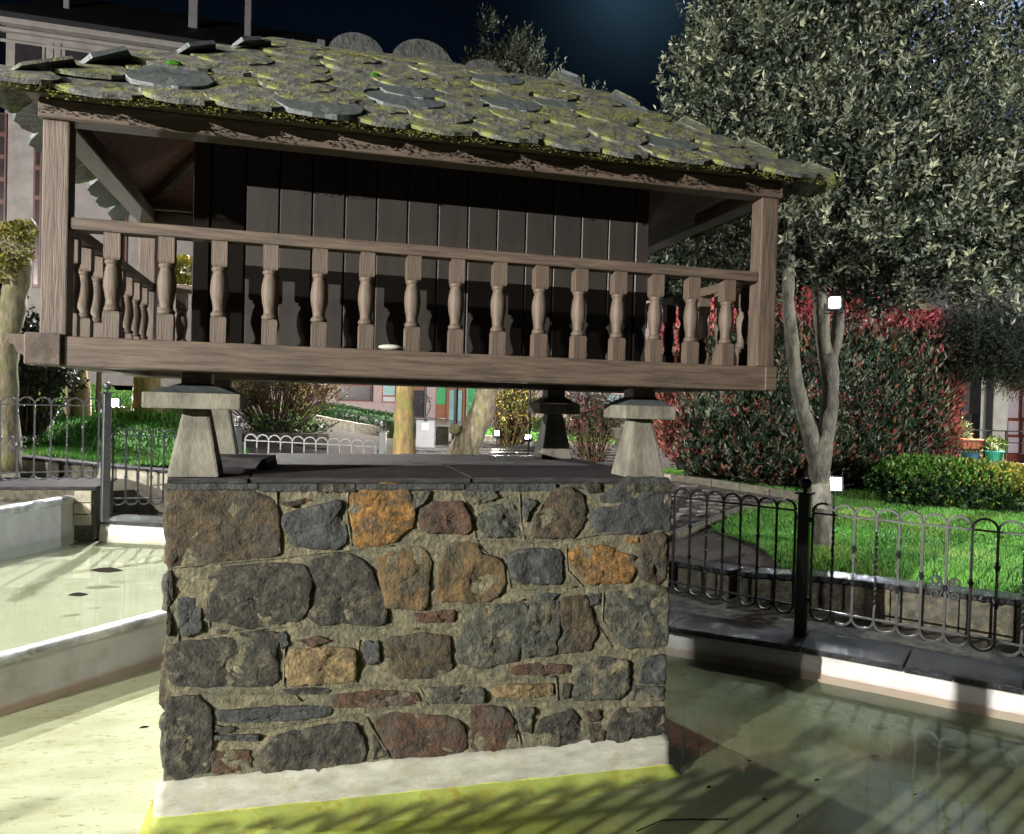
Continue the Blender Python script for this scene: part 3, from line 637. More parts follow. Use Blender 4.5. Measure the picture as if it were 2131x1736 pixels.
for i,(k,f,pts) in enumerate(ST):
    pl2=[]
    for q in pts:
        u,v=f(q); w_=ony(u,v,PY0); pl2.append((min(max(w_.x,PX0+.002),PX1-.002)-PO.x,max(w_.z,.125)))
    ob('stone',stone_mesh(pl2,random.uniform(.009,.018),i*3.1,STM[k]),ped,(0,PY0-PO.y+.004,0))
# mortar core with rough grid faces
def rough_face(o,ux,uz,w_,h_,nx,nz,nrm,amp,seed):
    mb=MB()
    for i in range(nx+1):
        for j in range(nz+1):
            p=o+ux*(w_*i/nx)+uz*(h_*j/nz); e=min(1,4*min(i/nx,1-i/nx)+.0)
            d=amp*(fbm(p.x*9+seed,p.y*9,p.z*9,1,4)+.6*fbm(p.x*28,p.y*28,p.z*28,1,2)); p=p+nrm*d*min(1,e*3)
            mb.v.append(tuple(p-PO))
    for i in range(nx):
        for j in range(nz): a=i*(nz+1)+j; mb.f.append((a,a+nz+1,a+nz+2,a+1))
    return mb
X_,Y_,Z_=Vector((1,0,0)),Vector((0,1,0)),Vector((0,0,1))
core=MB()
for o_,ux,w_,nr in ((Vector((PX0,PY0,0)),X_,PX1-PX0,-Y_),(Vector((PX1,PY0,0)),Y_,PY1-PY0,X_),(Vector((PX1,PY1,0)),-X_,PX1-PX0,Y_),(Vector((PX0,PY1,0)),-Y_,PY1-PY0,-X_)):
    r=rough_face(o_,ux,Z_,w_,PZ,100 if abs(ux.x)>0 and nr.y<0 else 40,60 if nr.y<0 else 30,nr,.008,3); core.add(r.v,r.f)
core.add([tuple(Vector((x,y,PZ))-PO) for x,y in ((PX0,PY0),(PX1,PY0),(PX1,PY1),(PX0,PY1))],[(0,1,2,3)])
core.build('mortar_core',mortar_m,ped,smooth=True)
# struck pointing ridges between the courses
def ridge(px,f,r=.0045):
    pts=[]
    for q in px: u,v=f(q); w_=ony(u,v,PY0-.002); pts.append(w_-PO)
    P2=[]
    for a,b in zip(pts[:-1],pts[1:]):
        k=max(2,int((b-a).length/.03)); P2+=[a.lerp(b,i/k)+Vector((0,0,.004*fbm(i+a.x*5,a.z*3,1))) for i in range(k)]
    P2.append(pts[-1]); MB().tube(P2,r,6).build('pointing_ridge',mortar_m,ped,smooth=True)
for f,px in [(ZA,[(150,892),(600,850),(1000,815),(1500,760),(1900,720)]),(ZA,[(980,300),(985,500),(1010,780)]),(ZA,[(1545,270),(1530,450),(1570,720)]),(ZA,[(470,1365),(1000,1360),(1500,1350),(2100,1370)]),
    (ZA,[(150,1480),(480,1475),(600,1410),(900,1370)]),(ZA,[(205,1140),(215,1470)]),(ZA,[(430,1150),(460,1370)]),(ZB,[(5,290),(50,440),(60,580)]),(ZB,[(400,290),(480,450),(520,650),(560,740),(640,800)]),(ZB,[(860,310),(870,520),(900,660)]),
    (ZB,[(1110,280),(960,520)]),(ZB,[(520,660),(900,690),(1250,670),(1500,620),(1990,600)]),(ZB,[(750,790),(790,1040),(1100,1040),(1300,1030)]),(ZB,[(1220,700),(1230,900),(1350,1030),(1780,1040)]),(ZB,[(200,1150),(500,1170),(900,1130)]),
    (ZB,[(925,1160),(880,1400),(850,1540)]),(ZB,[(1410,1180),(1470,1340),(1580,1500)]),(ZB,[(1510,1080),(1500,1290),(1600,1420)]),
    (ZC,[(85,230),(300,240),(600,235),(800,205),(1000,195),(1300,185),(1620,165)]),(ZC,[(250,385),(450,375),(700,335),(900,300),(1100,285),(1300,265),(1600,268),(2050,262)]),(ZC,[(535,20),(530,200),(600,265)]),(ZC,[(832,20),(820,190)]),(ZC,[(1460,5),(1465,100)]),(ZC,[(1440,290),(1480,440)]),(ZC,[(860,330),(900,400),(960,490)]),(ZC,[(1065,200),(1110,280)]),(ZC,[(1620,170),(1628,262)])]: ridge(px,f)
# stones of the side faces (left, right, back)
def side_stones(o,ux,wid,nrm,seed):
    rg=random.Random(seed); z=.15
    while z<PZ-.08:
        hh=min(rg.uniform(.15,.26),PZ-.02-z); x=.02
        while x<wid-.05:
            ww=min(rg.uniform(.14,.38),wid-.02-x)
            if ww>.06:
                c=(x+ww/2,z+hh/2); a,b=ww/2-.018,hh/2-.018
                poly=[(c[0]+a*q*rg.uniform(.85,1),c[1]+b*r*rg.uniform(.85,1)) for q,r in ((-1,-1),(0,-1.03),(1,-1),(1.03,0),(1,1),(0,1.03),(-1,1),(-1.03,0))]
                me=stone_mesh(poly,rg.uniform(.012,.024),rg.random()*50,STM[rg.choice(['dark','slate','grey','brown','rust','grey','ochre'])])
                M=Matrix((( ux.x,-nrm.x,0,0),(ux.y,-nrm.y,0,0),(0,0,1,0),(0,0,0,1)))
                me.transform(M); p=o-PO
                ob('stone',me,ped,(p.x+nrm.x*-.004,p.y+nrm.y*-.004,0))
            x+=ww
        z+=hh
side_stones(Vector((PX1,PY0,0)),Y_,PY1-PY0,X_,1); side_stones(Vector((PX0,PY1,0)),-Y_,PY1-PY0,-X_,2); side_stones(Vector((PX1,PY1,0)),-X_,PX1-PX0,Y_,3)
# white plinth
def ring_sweep(prof,name,m,jit=.006,step=.04):
    cs=[(PX0,PY0,-1,-1),(PX1,PY0,1,-1),(PX1,PY1,1,1),(PX0,PY1,-1,1)]; mb=MB(); npf=len(prof); cols=[]
    for i in range(4):
        a=cs[i]; b=cs[(i+1)%4]; L_=math.hypot(b[0]-a[0],b[1]-a[1]); k=int(L_/step)
        for q in range(k): cols.append((a,b,q/k))
    for ci,(a,b,f) in enumerate(cols):
        for k,(o,z) in enumerate(prof):
            ox=o if o<.05 else .05+(o-.05)*.25
            tp=min(1,4*min(f,1-f)+.02) if a[1]==b[1] else .02
            oy=o if o<.05 else .05+(o-.05)*tp*(1+.35*fbm(a[0]+(b[0]-a[0])*f,3,1,2.5,3))
            x=(a[0]+a[2]*ox)*(1-f)+(b[0]+b[2]*ox)*f; y=(a[1]+a[3]*oy)*(1-f)+(b[1]+b[3]*oy)*f
            j=jit*fbm(x*7,y*7,k*.6,1,4); x+=(-1 if x<.61 else 1)*j; y+=(-1 if y<4.2 else 1)*j
            mb.v.append((x-PO.x,y-PO.y,z+jit*1.3*fbm(x*9,y*9,k+9,1,4)))
    n=len(cols)
    for i in range(n):
        for k in range(npf-1): c=(i+1)%n; mb.f.append((i*npf+k,i*npf+k+1,c*npf+k+1,c*npf+k))
    mb.build(name,m,ped,smooth=True)
plinth_m=mat('stained_plinth',(.36,.36,.31),(.22,.22,.18),scale=6,rough=.65,bump=.5,bscale=26,stretch=(1,1,3),bdist=.008,c3=(.24,.23,.15),thr=.6,c3scale=9)
ring_sweep([(-.01,.140),(.016,.134),(.027,.112),(.031,.05),(.034,-.004)],'plinth',plinth_m)
ring_sweep([(.028,.006),(.038,-.002),(.05,-.022),(.085,-.036),(.15,-.045),(.20,-.060)],'algae_skirt',algae_m)
# slate bedding + coping slabs
rg=random.Random(5)
x=PX0-.02
while x<PX1:
    w_=rg.uniform(.16,.5); x2=min(x+w_,PX1+.015)
    if PX1-x2<.08: x2=PX1+.015
    y0=PY0-rg.uniform(.0,.022); zz=PZ-rg.uniform(.0,.006)
    n=7; pts=[(x+.003+(x2-x-.006)*i/n,y0+rg.uniform(-.006,.006)) for i in range(n+1)]+[(x2-.003,PY0+.5),(x+.003,PY0+.5)]
    MB().prism([(a-PO.x,b-PO.y) for a,b in pts],zz-rg.uniform(.012,.03),PZ+.004).build('edge_slate',STM['slate'] if rg.random()<.5 else STM['dark'],ped); x=x2
for i,(xa,xb,ya,yb) in enumerate([(PX0-.01,-.22,PY0+.012,3.95),(-.215,.75,PY0+.016,4.25),(.755,PX1,PY0+.02,4.2),(PX0,-.22,3.955,PY1),(-.215,.6,4.255,PY1+.01),(.605,1.2,4.255,PY1+.012),(1.205,PX1,4.205,PY1)]):
    z=PZ+.024+.003*(i%3); n=8; e=lambda: rg.uniform(-.008,.008)
    pts=[(xa+(xb-xa)*k/n,ya+e()) for k in range(n+1)]+[(xb+e(),ya+(yb-ya)*k/n) for k in range(1,n)]+[(xb-(xb-xa)*k/n,yb+e()) for k in range(n+1)]+[(xa+e(),yb-(yb-ya)*k/n) for k in range(1,n)]
    MB().prism([(a-PO.x,b-PO.y) for a,b in pts],PZ+.005,z).build('top_slab',cop_m,ped,bev=.003)
a=onz(480,962,1.43); 
MB().hexa([Vector((-.46,3.95,1.40))-PO,Vector((-.16,3.93,1.40))-PO,Vector((-.12,4.2,1.40))-PO,Vector((-.45,4.2,1.40))-PO],[Vector((-.45,3.96,1.455))-PO,Vector((-.17,3.94,1.45))-PO,Vector((-.13,4.2,1.45))-PO,Vector((-.45,4.19,1.455))-PO]).build('loose_slab',cop_m,ped,bev=.006)
# staddle stones
def staddle(x,y,z0,label,cw=.19):
    t=thing('staddle_stone',label,'staddle stone',(x,y,z0),0,'staddle stones carrying the granary')
    H1=1.69-z0
    MB().hexa([(-.105,-.105,0),(.105,-.105,0),(.105,.105,0),(-.105,.105,0)],[(-.052,-.052,H1),(.052,-.052,H1),(.052,.052,H1),(-.052,.052,H1)]).build('pillar',concrete_m,t,bev=.012,bseg=2)
    MB().box(-cw,cw,-cw,cw,H1+.001,H1+.068).build('cap_slab',concrete_m,t,bev=.008,bseg=2)
    MB().sq_lathe([(cw*1.28,H1+.069),(.085,H1+.108)]).build('cap_top',slate_d,t)
    MB().box(-.06,.06,-.06,.06,H1+.105,1.845-z0-.002).build('wood_block',wood_z,t,bev=.004)
for x,y,l in ((PX0+.085,PY0+.15,'pale cast staddle stone with square cap, front left corner of the pedestal'),(PX1-.115,PY0+.15,'pale cast staddle stone with square cap, front right corner of the pedestal'),
              (PX0+.055,PY1-.12,'shaded staddle stone at the back left corner, half hidden by the front one'),(PX1-.165,PY1-.165,'dark shaded staddle stone at the back right corner of the pedestal')):
    staddle(x,y,1.40,l,.19 if x<.5 and y<4 else .138)
# ------------------------------------------------------------------ granary
HX0,HX1,HY0,HY1=-.971,2.199,3.298,5.171; ZB0,ZB1,ZR,ZE=1.845,1.961,2.4175,2.848
gr=thing('raised_granary','small brown wooden raised granary with slate hip roof and turned balusters on staddle stones','granary',(.614,4.235,1.845))
GO=Vector((.614,4.235,1.845))
def gbox(x0,x1,y0,y1,z0,z1): return MB().box(x0-GO.x,x1-GO.x,y0-GO.y,y1-GO.y,z0-GO.z,z1-GO.z)
# floor beams
gbox(HX0+.0,HX1+.0,HY0+.0,HY0+.11,ZB0,ZB1).build('floor_beam',wood_x,gr,bev=.004)
gbox(HX0,HX1,HY1-.11,HY1,ZB0,ZB1).build('floor_beam',wood_x,gr,bev=.004)
gbox(HX0+.002,HX0+.11,HY0+.112,HY1-.112,ZB0+.003,ZB1-.002).build('floor_beam',wood_y,gr,bev=.004)
gbox(HX1-.11,HX1-.002,HY0+.112,HY1-.112,ZB0+.003,ZB1-.002).build('floor_beam',wood_y,gr,bev=.004)
# carved ends of the beams
def ogee(xa,dirx,y0,y1):
    pr=[(0,0),(.03,.0),(.035,.02),(.05,.035),(.075,.05),(.085,.075),(.105,.085),(.11,.116),(0,.116)]
    vs=[];n=len(pr)
    for y in (y0,y1): vs+=[(xa+dirx*a-GO.x,y-GO.y,ZB0+b-GO.z) for a,b in pr]
    mb=MB().add(vs,[tuple(range(n)),tuple(range(2*n-1,n-1,-1))]+[(i,n+i,n+(i+1)%n,(i+1)%n) for i in range(n)])
    o=mb.build('beam_end',wood_end,gr); bm=bmesh.new(); bm.from_mesh(o.data); bmesh.ops.recalc_face_normals(bm,faces=bm.faces[:]); bm.to_mesh(o.data); bm.free()
ogee(HX0-.001,-1,HY0+.012,HY0+.10); 
gbox(HX0-.045,HX0+.082,HY0-.016,HY0-.001,ZB0+.002,ZB1+.008).build('beam_end',wood_end,gr,bev=.006)
gbox(HX1-.052,HX1+.012,HY0-.008,HY0-.001,ZB0+.004,ZB1+.002).build('beam_end',wood_x,gr,bev=.004)
# joists and floor
gbox(HX0+.14,HX1-.14,HY0+.16,HY0+.26,ZB0+.002,ZB0+.07).build('joist',wood_x,gr,bev=.004)
gbox(HX0+.14,HX1-.14,HY1-.36,HY1-.26,ZB0+.002,ZB0+.07).build('joist',wood_x,gr,bev=.004)
for i in range(20):
    x=HX0+.112+i*(HX1-HX0-.224)/20
    gbox(x+.002,x+(HX1-HX0-.224)/20-.002,HY0+.112,HY1-.112,ZB0+.075,ZB0+.098).build('floorboard',wood_y,gr)
# corner posts
PW=.094
for i,(x,y) in enumerate(((HX0,HY0),(HX1-PW,HY0),(HX0,HY1-PW),(HX1-PW,HY1-PW))):
    gbox(x+.001,x+PW-.001,y+.003,y+PW,ZB1+.001,ZE-.075).build('corner_post',wood_z,gr,bev=.006,bseg=2)
# eave beams: lower lighter batten and upper fascia
def eb(x0,x1,y0,y1,m,z0=ZE-.074,z1=ZE+.0): gbox(x0,x1,y0,y1,z0,z1).build('eave_beam',m,gr,bev=.005)
eb(HX0-.012,HX1+.012,HY0-.012,HY0+.09,wood_x); eb(HX0-.012,HX1+.012,HY1-.09,HY1+.012,wood_x)
eb(HX0-.01,HX0+.09,HY0+.092,HY1-.092,wood_y); eb(HX1-.09,HX1+.01,HY0+.092,HY1-.092,wood_y)
gbox(HX0-.05,HX1+.05,HY0-.05,HY0+.03,ZE+.001,ZE+.018).build('fascia',wood_x,gr,bev=.004)
gbox(HX0-.05,HX1+.05,HY1-.03,HY1+.05,ZE+.001,ZE+.018).build('fascia',wood_x,gr,bev=.004)
gbox(HX0-.05,HX0+.03,HY0+.032,HY1-.032,ZE+.001,ZE+.018).build('fascia',wood_y,gr,bev=.004)
gbox(HX1-.03,HX1+.05,HY0+.032,HY1-.032,ZE+.001,ZE+.018).build('fascia',wood_y,gr,bev=.004)
# handrails
zr0=ZR-.048
gbox(HX0+PW,HX1-PW,HY0+.012,HY0+.088,zr0,ZR).build('handrail',wood_x,gr,bev=.008,bseg=2)
gbox(HX0+PW,HX1-PW,HY1-.088,HY1-.012,zr0,ZR).build('handrail',wood_x,gr,bev=.008,bseg=2)
gbox(HX0+.012,HX0+.088,HY0+PW,HY1-PW,zr0,ZR).build('handrail',wood_y,gr,bev=.008,bseg=2)
gbox(HX1-.088,HX1-.012,HY0+PW,HY1-PW,zr0,ZR).build('handrail',wood_y,gr,bev=.008,bseg=2)
# balusters
Hb=zr0-ZB1
def baluster_mesh(k):
    rr=random.Random(k); mb=MB(); s=Hb/.41; q=.0305
    mb.sq_lathe([(q*1.36,.0),(q*1.40,.006),(q*1.40,.098*s),(q*1.25,.106*s)])
    mb.sq_lathe([(q*1.25,.307*s),(q*1.40,.315*s),(q*1.40,.405*s),(q*1.36,.41*s)])
    pr=[(.028,.104),(.033,.110),(.033,.119),(.027,.126),(.0245,.133),(.026,.150),(.031,.175),(.0355,.205),(.036,.225),(.0335,.250),(.029,.272),(.026,.284),(.027,.290),(.032,.296),(.032,.303),(.028,.308)]
    mb.lathe([(a*rr.uniform(.97,1.03),b*s) for a,b in pr],14)
    return mb.mesh('baluster',wood_z,smooth=False,bev=.0)
BM=[baluster_mesh(i) for i in range(4)]
for m_ in BM:
    for p_ in m_.polygons:
        p_.use_smooth = len(p_.vertices)==4 and p_.center.z>.106*Hb/.41 and p_.center.z<.308*Hb/.41
bxs=[ony(u,600,HY0+.05).x for u in (235,347,457,563,665,763,859,950,1038,1124,1206,1287,1365,1440,1513)]
def bal(x,y): 
    ob('baluster',random.choice(BM),gr,(x-GO.x,y-GO.y,ZB1-GO.z),rot=(0,0,R(random.uniform(-3,3))))
for x in bxs: bal(x,HY0+.05); bal(x,HY1-.05)
for i in range(8):
    y=HY0+PW+(HY1-HY0-2*PW)*(i+.6)/8.2
    bal(HX0+.05,y); bal(HX1-.05,y)
# cabin
CX0,CX1,CY0,CY1=HX0+.481,HX1-.481,3.747,4.722; CZ0,CZ1=ZB1-.017,ZE+.30
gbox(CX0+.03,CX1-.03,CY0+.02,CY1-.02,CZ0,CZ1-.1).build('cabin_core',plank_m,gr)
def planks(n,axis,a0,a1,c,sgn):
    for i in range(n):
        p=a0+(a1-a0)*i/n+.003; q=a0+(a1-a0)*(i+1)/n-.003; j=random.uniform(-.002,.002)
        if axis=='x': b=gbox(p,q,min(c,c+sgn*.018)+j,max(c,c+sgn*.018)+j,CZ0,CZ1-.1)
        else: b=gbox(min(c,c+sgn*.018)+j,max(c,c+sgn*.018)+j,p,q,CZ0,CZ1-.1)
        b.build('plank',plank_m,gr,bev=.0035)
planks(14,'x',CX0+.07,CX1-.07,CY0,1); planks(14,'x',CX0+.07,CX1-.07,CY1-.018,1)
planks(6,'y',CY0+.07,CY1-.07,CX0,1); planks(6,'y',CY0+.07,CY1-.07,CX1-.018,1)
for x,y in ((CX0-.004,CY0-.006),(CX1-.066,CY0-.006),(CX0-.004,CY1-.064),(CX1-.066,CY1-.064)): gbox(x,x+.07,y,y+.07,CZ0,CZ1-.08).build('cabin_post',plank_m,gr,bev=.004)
# roof deck
OV=.120; RX0,RX1,RY0,RY1=HX0-OV,HX1+OV,HY0-OV,HY1+OV; RYM=(RY0+RY1)/2; zE=ZE-.022; zT=3.565; half=RYM-RY0; RA,RBx=RX0+half,RX1-half
roof=MB()
def P3(x,y,z): return (x-GO.x,y-GO.y,z-GO.z)
def deck(q,name='roof_deck'):
    q=[Vector(P3(*a)) for a in q]; n=(q[1]-q[0]).cross(q[2]-q[0]).normalized(); 
    if n.z<0: n=-n
    k=len(q); mb=MB().add([tuple(a) for a in q]+[tuple(a+n*.022) for a in q],[tuple(range(k)),tuple(range(2*k-1,k-1,-1))]+[(i,(i+1)%k,k+(i+1)%k,k+i) for i in range(k)])
    return mb
rf=gbox(RA-.02,RBx+.02,RYM-.03,RYM+.03,zT-.12,zT-.012).build('roof',wood_x,gr)
iy=.085 # deck starts a bit inside of the slate edge
def dk(q):
    o=deck(q).build('roof_deck',soffit_m,rf); bm=bmesh.new(); bm.from_mesh(o.data); bmesh.ops.recalc_face_normals(bm,faces=bm.faces[:]); bm.to_mesh(o.data); bm.free()
zi=zE+(zT-zE)*iy/half
dk([(RX0+iy,RY0+iy,zi),(RX1-iy,RY0+iy,zi),(RBx,RYM,zT),(RA,RYM,zT)]); dk([(RX1-iy,RY1-iy,zi),(RX0+iy,RY1-iy,zi),(RA,RYM,zT),(RBx,RYM,zT)])
dk([(RX0+iy,RY1-iy,zi),(RX0+iy,RY0+iy,zi),(RA,RYM,zT)]); dk([(RX1-iy,RY0+iy,zi),(RX1-iy,RY1-iy,zi),(RBx,RYM,zT)])
for a,b in (((RX0+.15,RY0+.15),(RA,RYM)),((RX1-.15,RY0+.15),(RBx,RYM)),((RX0+.15,RY1-.15),(RA,RYM)),((RX1-.15,RY1-.15),(RBx,RYM))):
    za=zE+(zT-zE)*.15/half-.045; p=Vector((a[0],a[1],za)); q=Vector((b[0],b[1],zT-.06))
    u=(q-p).normalized(); s=Vector((-u.y,u.x,0)).normalized()*.03; d=Vector((0,0,.03))
    MB().hexa([P3(*(p-s-d)),P3(*(p+s-d)),P3(*(q+s-d)),P3(*(q-s-d))],[P3(*(p-s+d)),P3(*(p+s+d)),P3(*(q+s+d)),P3(*(q-s+d))]).build('hip_rafter',wood_x,rf,bev=.004)
# slates
def slate_mesh(k,m,wid=.33,ln=.36):
    rr=random.Random(k); n=11; out=[]
    for i in range(n+1):
        t=math.pi*i/n; x=-math.cos(t)*wid/2*rr.uniform(.96,1.03); y=-math.sin(t)**.8*wid*.52*rr.uniform(.93,1.06); out.append((x,y+wid*.52))
    out+=[(wid*.30,ln),(-wid*.30,ln)]
    th=rr.uniform(.011,.019); vs=[(a,b,0) for a,b in out]+[(a*.985,b*.99+.003,th+.003*rr.uniform(-1,1)) for a,b in out]; N_=len(out)
    c=(0,ln*.45,th+.003); vs.append(c)
    fs=[tuple(range(N_-1,-1,-1))]+[(i,(i+1)%N_,N_+(i+1)%N_,N_+i) for i in range(N_)]+[(N_+i,N_+(i+1)%N_,2*N_) for i in range(N_)]
    mb=MB(); mb.add(vs,fs); return mb.mesh('slate',m)
SM=[slate_mesh(i,m) for i,m in enumerate([slate_m,slate_g,slate_m,slate_g,slate_d,slate_m])]
MOSS=[]
def slate_face(a,b,upv,nrm,hipf,rows,cnt,seed):
    rr=random.Random(seed); a=Vector(a); b=Vector(b); u=(b-a).normalized(); L_=(b-a).length; S=math.sqrt(half**2+(zT-zE)**2)
    for r in range(rows):
        s=-.065+r*(S+.01)/rows; fr=max(0,s)/S; lo=fr*half*.93; hi=L_-fr*half*.93
        n=max(1,round((hi-lo)/.262)) if hi-lo>.15 else 0
        for i in range(n):
            x=lo+(hi-lo)*(i+.5+(.22 if r%2 else -.22)*(0 if n<2 else 1))/n+rr.uniform(-.02,.02)
            x=min(max(x,lo+.05),hi-.05)
            p=a+u*x+upv*(s+rr.uniform(-.02,.02))+nrm*(.030+rr.uniform(0,.014))
            # tilt: lift bottom, top edge lower
            tilt=R(rr.uniform(1.5,4.2)); yv=(upv*math.cos(tilt)-nrm*math.sin(tilt)).normalized(); zv=u.cross(yv).normalized()
            rz=R(rr.uniform(-7,7)); u2=u*math.cos(rz)+yv*math.sin(rz); y2=zv.cross(u2)
            sc=rr.uniform(.86,1.14); kf=min(1,max(.4,(S-s-.01)/.36),((min(x,L_-x)+.03)*S/half-s)/.36)
            if kf<.38: continue
            y2=y2*kf
            M=Matrix(((u2.x*sc,y2.x,zv.x,p.x-GO.x),(u2.y*sc,y2.y,zv.y,p.y-GO.y),(u2.z*sc,y2.z,zv.z,p.z-GO.z+.0),(0,0,0,1)))
            o=bpy.data.objects.new('slate',SM[rr.choice([0,1,2,3,5,0,2,4] if seed==1 else [4,1,3,4])]); COL.objects.link(o); o.parent=rf; o.matrix_local=M
            if seed in (1,4): MOSS.append((p,u2.copy(),y2.copy(),zv.copy(),sc,r))
upF=Vector((0,half,zT-zE)).normalized(); nF=X_.cross(upF)
slate_face((RX0,RY0,zE),(RX1,RY0,zE),upF,nF,None,8,0,1)
upB=Vector((0,-half,zT-zE)).normalized(); slate_face((RX1,RY1,zE),(RX0,RY1,zE),upB,(-X_).cross(upB),None,7,0,2)
upL=Vector((half,0,zT-zE)).normalized(); slate_face((RX0,RY1,zE),(RX0,RY0,zE),upL,(-Y_).cross(upL),None,8,0,3)
upR=Vector((-half,0,zT-zE)).normalized(); slate_face((RX1,RY0,zE),(RX1,RY1,zE),upR,Y_.cross(upR),None,8,0,4)
# upright ridge slates
for u_,v_,wd in ((742,100,.30),(878,124,.34),(1003,152,.24)):
    p=ony(u_,v_,RYM); n=14; hh=wd*.42
    out=[(math.cos(math.pi*i/n)*wd/2,math.sin(math.pi*i/n)*hh) for i in range(n+1)]
    zb=min(p.z,zT+.03)-.03; N_=len(out); vs=[(p.x+a-GO.x,RYM-.012-GO.y,zb+b-GO.z) for a,b in out]+[(p.x+a-GO.x,RYM+.012-GO.y,zb+b-GO.z) for a,b in out]
    MB().add(vs,[tuple(range(N_)),tuple(range(2*N_-1,N_-1,-1))]+[(i,N_+i,N_+(i+1)%N_,(i+1)%N_) for i in range(N_)]).build('ridge_slate',STM['slate'],rf)
# moss tufts: tiny blobs near slate edges
mv=[];mfc=[];mi=[]
def blob(c,r,mi_):
    o=len(mv); a=random.random()*6
    for t in range(4): mv.append((c.x+r*math.cos(a+t*1.57),c.y+r*math.sin(a+t*1.57),c.z-r*.2))
    mv.append((c.x,c.y,c.z+r*random.uniform(.5,.9))); 
    for t in range(4): mfc.append((o+t,o+(t+1)%4,o+4)); mi.append(mi_)
for (p,u2,y2,zv,sc,r) in MOSS:
    dens=noise.noise(Vector((p.x*1.3,p.y*2,p.z*2)))
    n=int(max(6,60+150*dens+random.uniform(-30,50)))
    for _ in range(n):
        t=random.uniform(0,math.pi); k=random.uniform(.55,1.0) if random.random()<.6 else random.random()
        x=-math.cos(t)*.155*k; y=.17-math.sin(t)*.17*k
        q=p+u2*x*sc+y2*y+zv*.016; blob(q-GO,random.uniform(.002,.0055),0)
    if r==0:
        for _ in range(150):
            q=p+u2*random.uniform(-.17,.17)+y2*random.uniform(-.0,.06)-zv*random.uniform(.0,.022)+Vector((0,-.0,-.002)); blob(q-GO,random.uniform(.0025,.0065),random.choice((0,1)))
V=np.array(mv); F=np.array(mfc); o=ob('moss',npmesh('moss',V,F,[moss_m,mat('dark_moss',(.10,.11,.03),(.05,.06,.02),scale=30,rough=.95)],np.array(mi)),gr); o['kind']='stuff'
for u_,v_,r_ in ((363,139,.040),(780,158,.026)):
    d=ray(u_,v_); # meet the front roof plane
    n_=nF; P0=Vector((RX0,RY0,zE+.05)); t_=((P0-Vector((0,0,CAMH))).dot(n_))/d.dot(n_); q=Vector((0,0,CAMH))+d*t_
    mb=MB()
    mb.sphere((0,0,0),r_,10,.55); o=mb.build('moss_cushion',mossg_m,gr,tuple(q-GO),smooth=True)
# small hooks under the eave
for u_,v_ in ((1130,322),(1105,352)):
    q=ony(u_,v_,HY0-.02)-GO; MB().tube([q+Vector((0,0,.02)),q,q+Vector((.008,-.004,-.012)),q+Vector((.018,-.004,-.004))],.003,6).build('hook',ironb_m,gr)
# white pebble on the beam
q=ony(812,718,HY0+.04); pb=MB(); pb.sphere((0,0,.013),.044,14,.30); o=pb.build('pebble',mat('pebble_m',(.42,.43,.38),(.28,.29,.25),rough=.7),None,(q.x,HY0+.035,ZB1+.001),smooth=True)
o.scale=(1.15,.7,1); tag(o,'flat whitish pebble lying on the floor beam between two balusters','pebble')
# ------------------------------------------------------------------ fences
def fpost(name,label,x,y,z0,hh,m,rz=0,wd=.075):
    t=thing('fence_post',label,'fence post',(x,y,z0),rz)
    MB().box(-wd/2,wd/2,-wd/2,wd/2,0,hh).build('post',m,t,bev=.004)
    MB().box(-wd/2-.022,wd/2+.022,-wd/2-.022,wd/2+.022,hh+.001,hh+.014).build('cap_plate',m,t,bev=.003)
    b=MB(); b.lathe([(.012,0),(.014,.02),(.010,.024)],12,(0,0,hh+.014)); b.sphere((0,0,hh+.078),.042,16); b.build('ball_finial',m,t,smooth=True)
    return t
FM={}
def bar_mesh(kind,H_,m):
    k=(kind,round(H_,3),m.name)
    if k in FM: return FM[k]
    mb=MB(); r=.0078
    if kind=='twist':
        n=40; vs=[];fs=[]
        for i in range(n+1):
            z=H_*i/n; f=i/n; a=0 if f<.12 or f>.88 else (f-.12)*26
            for q in range(4): vs.append((r*1.3*math.cos(a+q*math.pi/2+.785),r*1.3*math.sin(a+q*math.pi/2+.785),z))
        for i in range(n):
            for q in range(4): fs.append((i*4+q,i*4+(q+1)%4,i*4+4+(q+1)%4,i*4+4+q))
        mb.add(vs,fs)
    else:
        mb.box(-r,r,-r,r,0,H_)
        ks={'knot2':(.33,.68),'knot1':(.5,),'plain':()}[kind]
        for f in ks:
            z=H_*f; mb.lathe([(.007,-.028),(.014,-.022),(.010,-.015),(.018,-.007),(.018,.007),(.010,.015),(.014,.022),(.007,.028)],8,(0,0,z))
    me=mb.mesh('bar',m); FM[k]=me; return me
def arch_mesh(w_,m,up=1):
    k=('arch',round(w_,3),m.name,up)
    if k in FM: return FM[k]
    n=14; R_=w_/2; mb=MB(); vs=[];fs=[]
    for i in range(n+1):
        t=math.pi*i/n; c,s=math.cos(t),math.sin(t)*up
        for rr_,yy in ((R_-.007,-.010),(R_+.007,-.010),(R_+.007,.010),(R_-.007,.010)): vs.append((c*rr_,yy,s*rr_))
    for i in range(n):
        for q in range(4): fs.append((i*4+q,i*4+(q+1)%4,i*4+4+(q+1)%4,i*4+4+q))
    me=mb.add(vs,fs).mesh('arch',m); FM[k]=me; return me
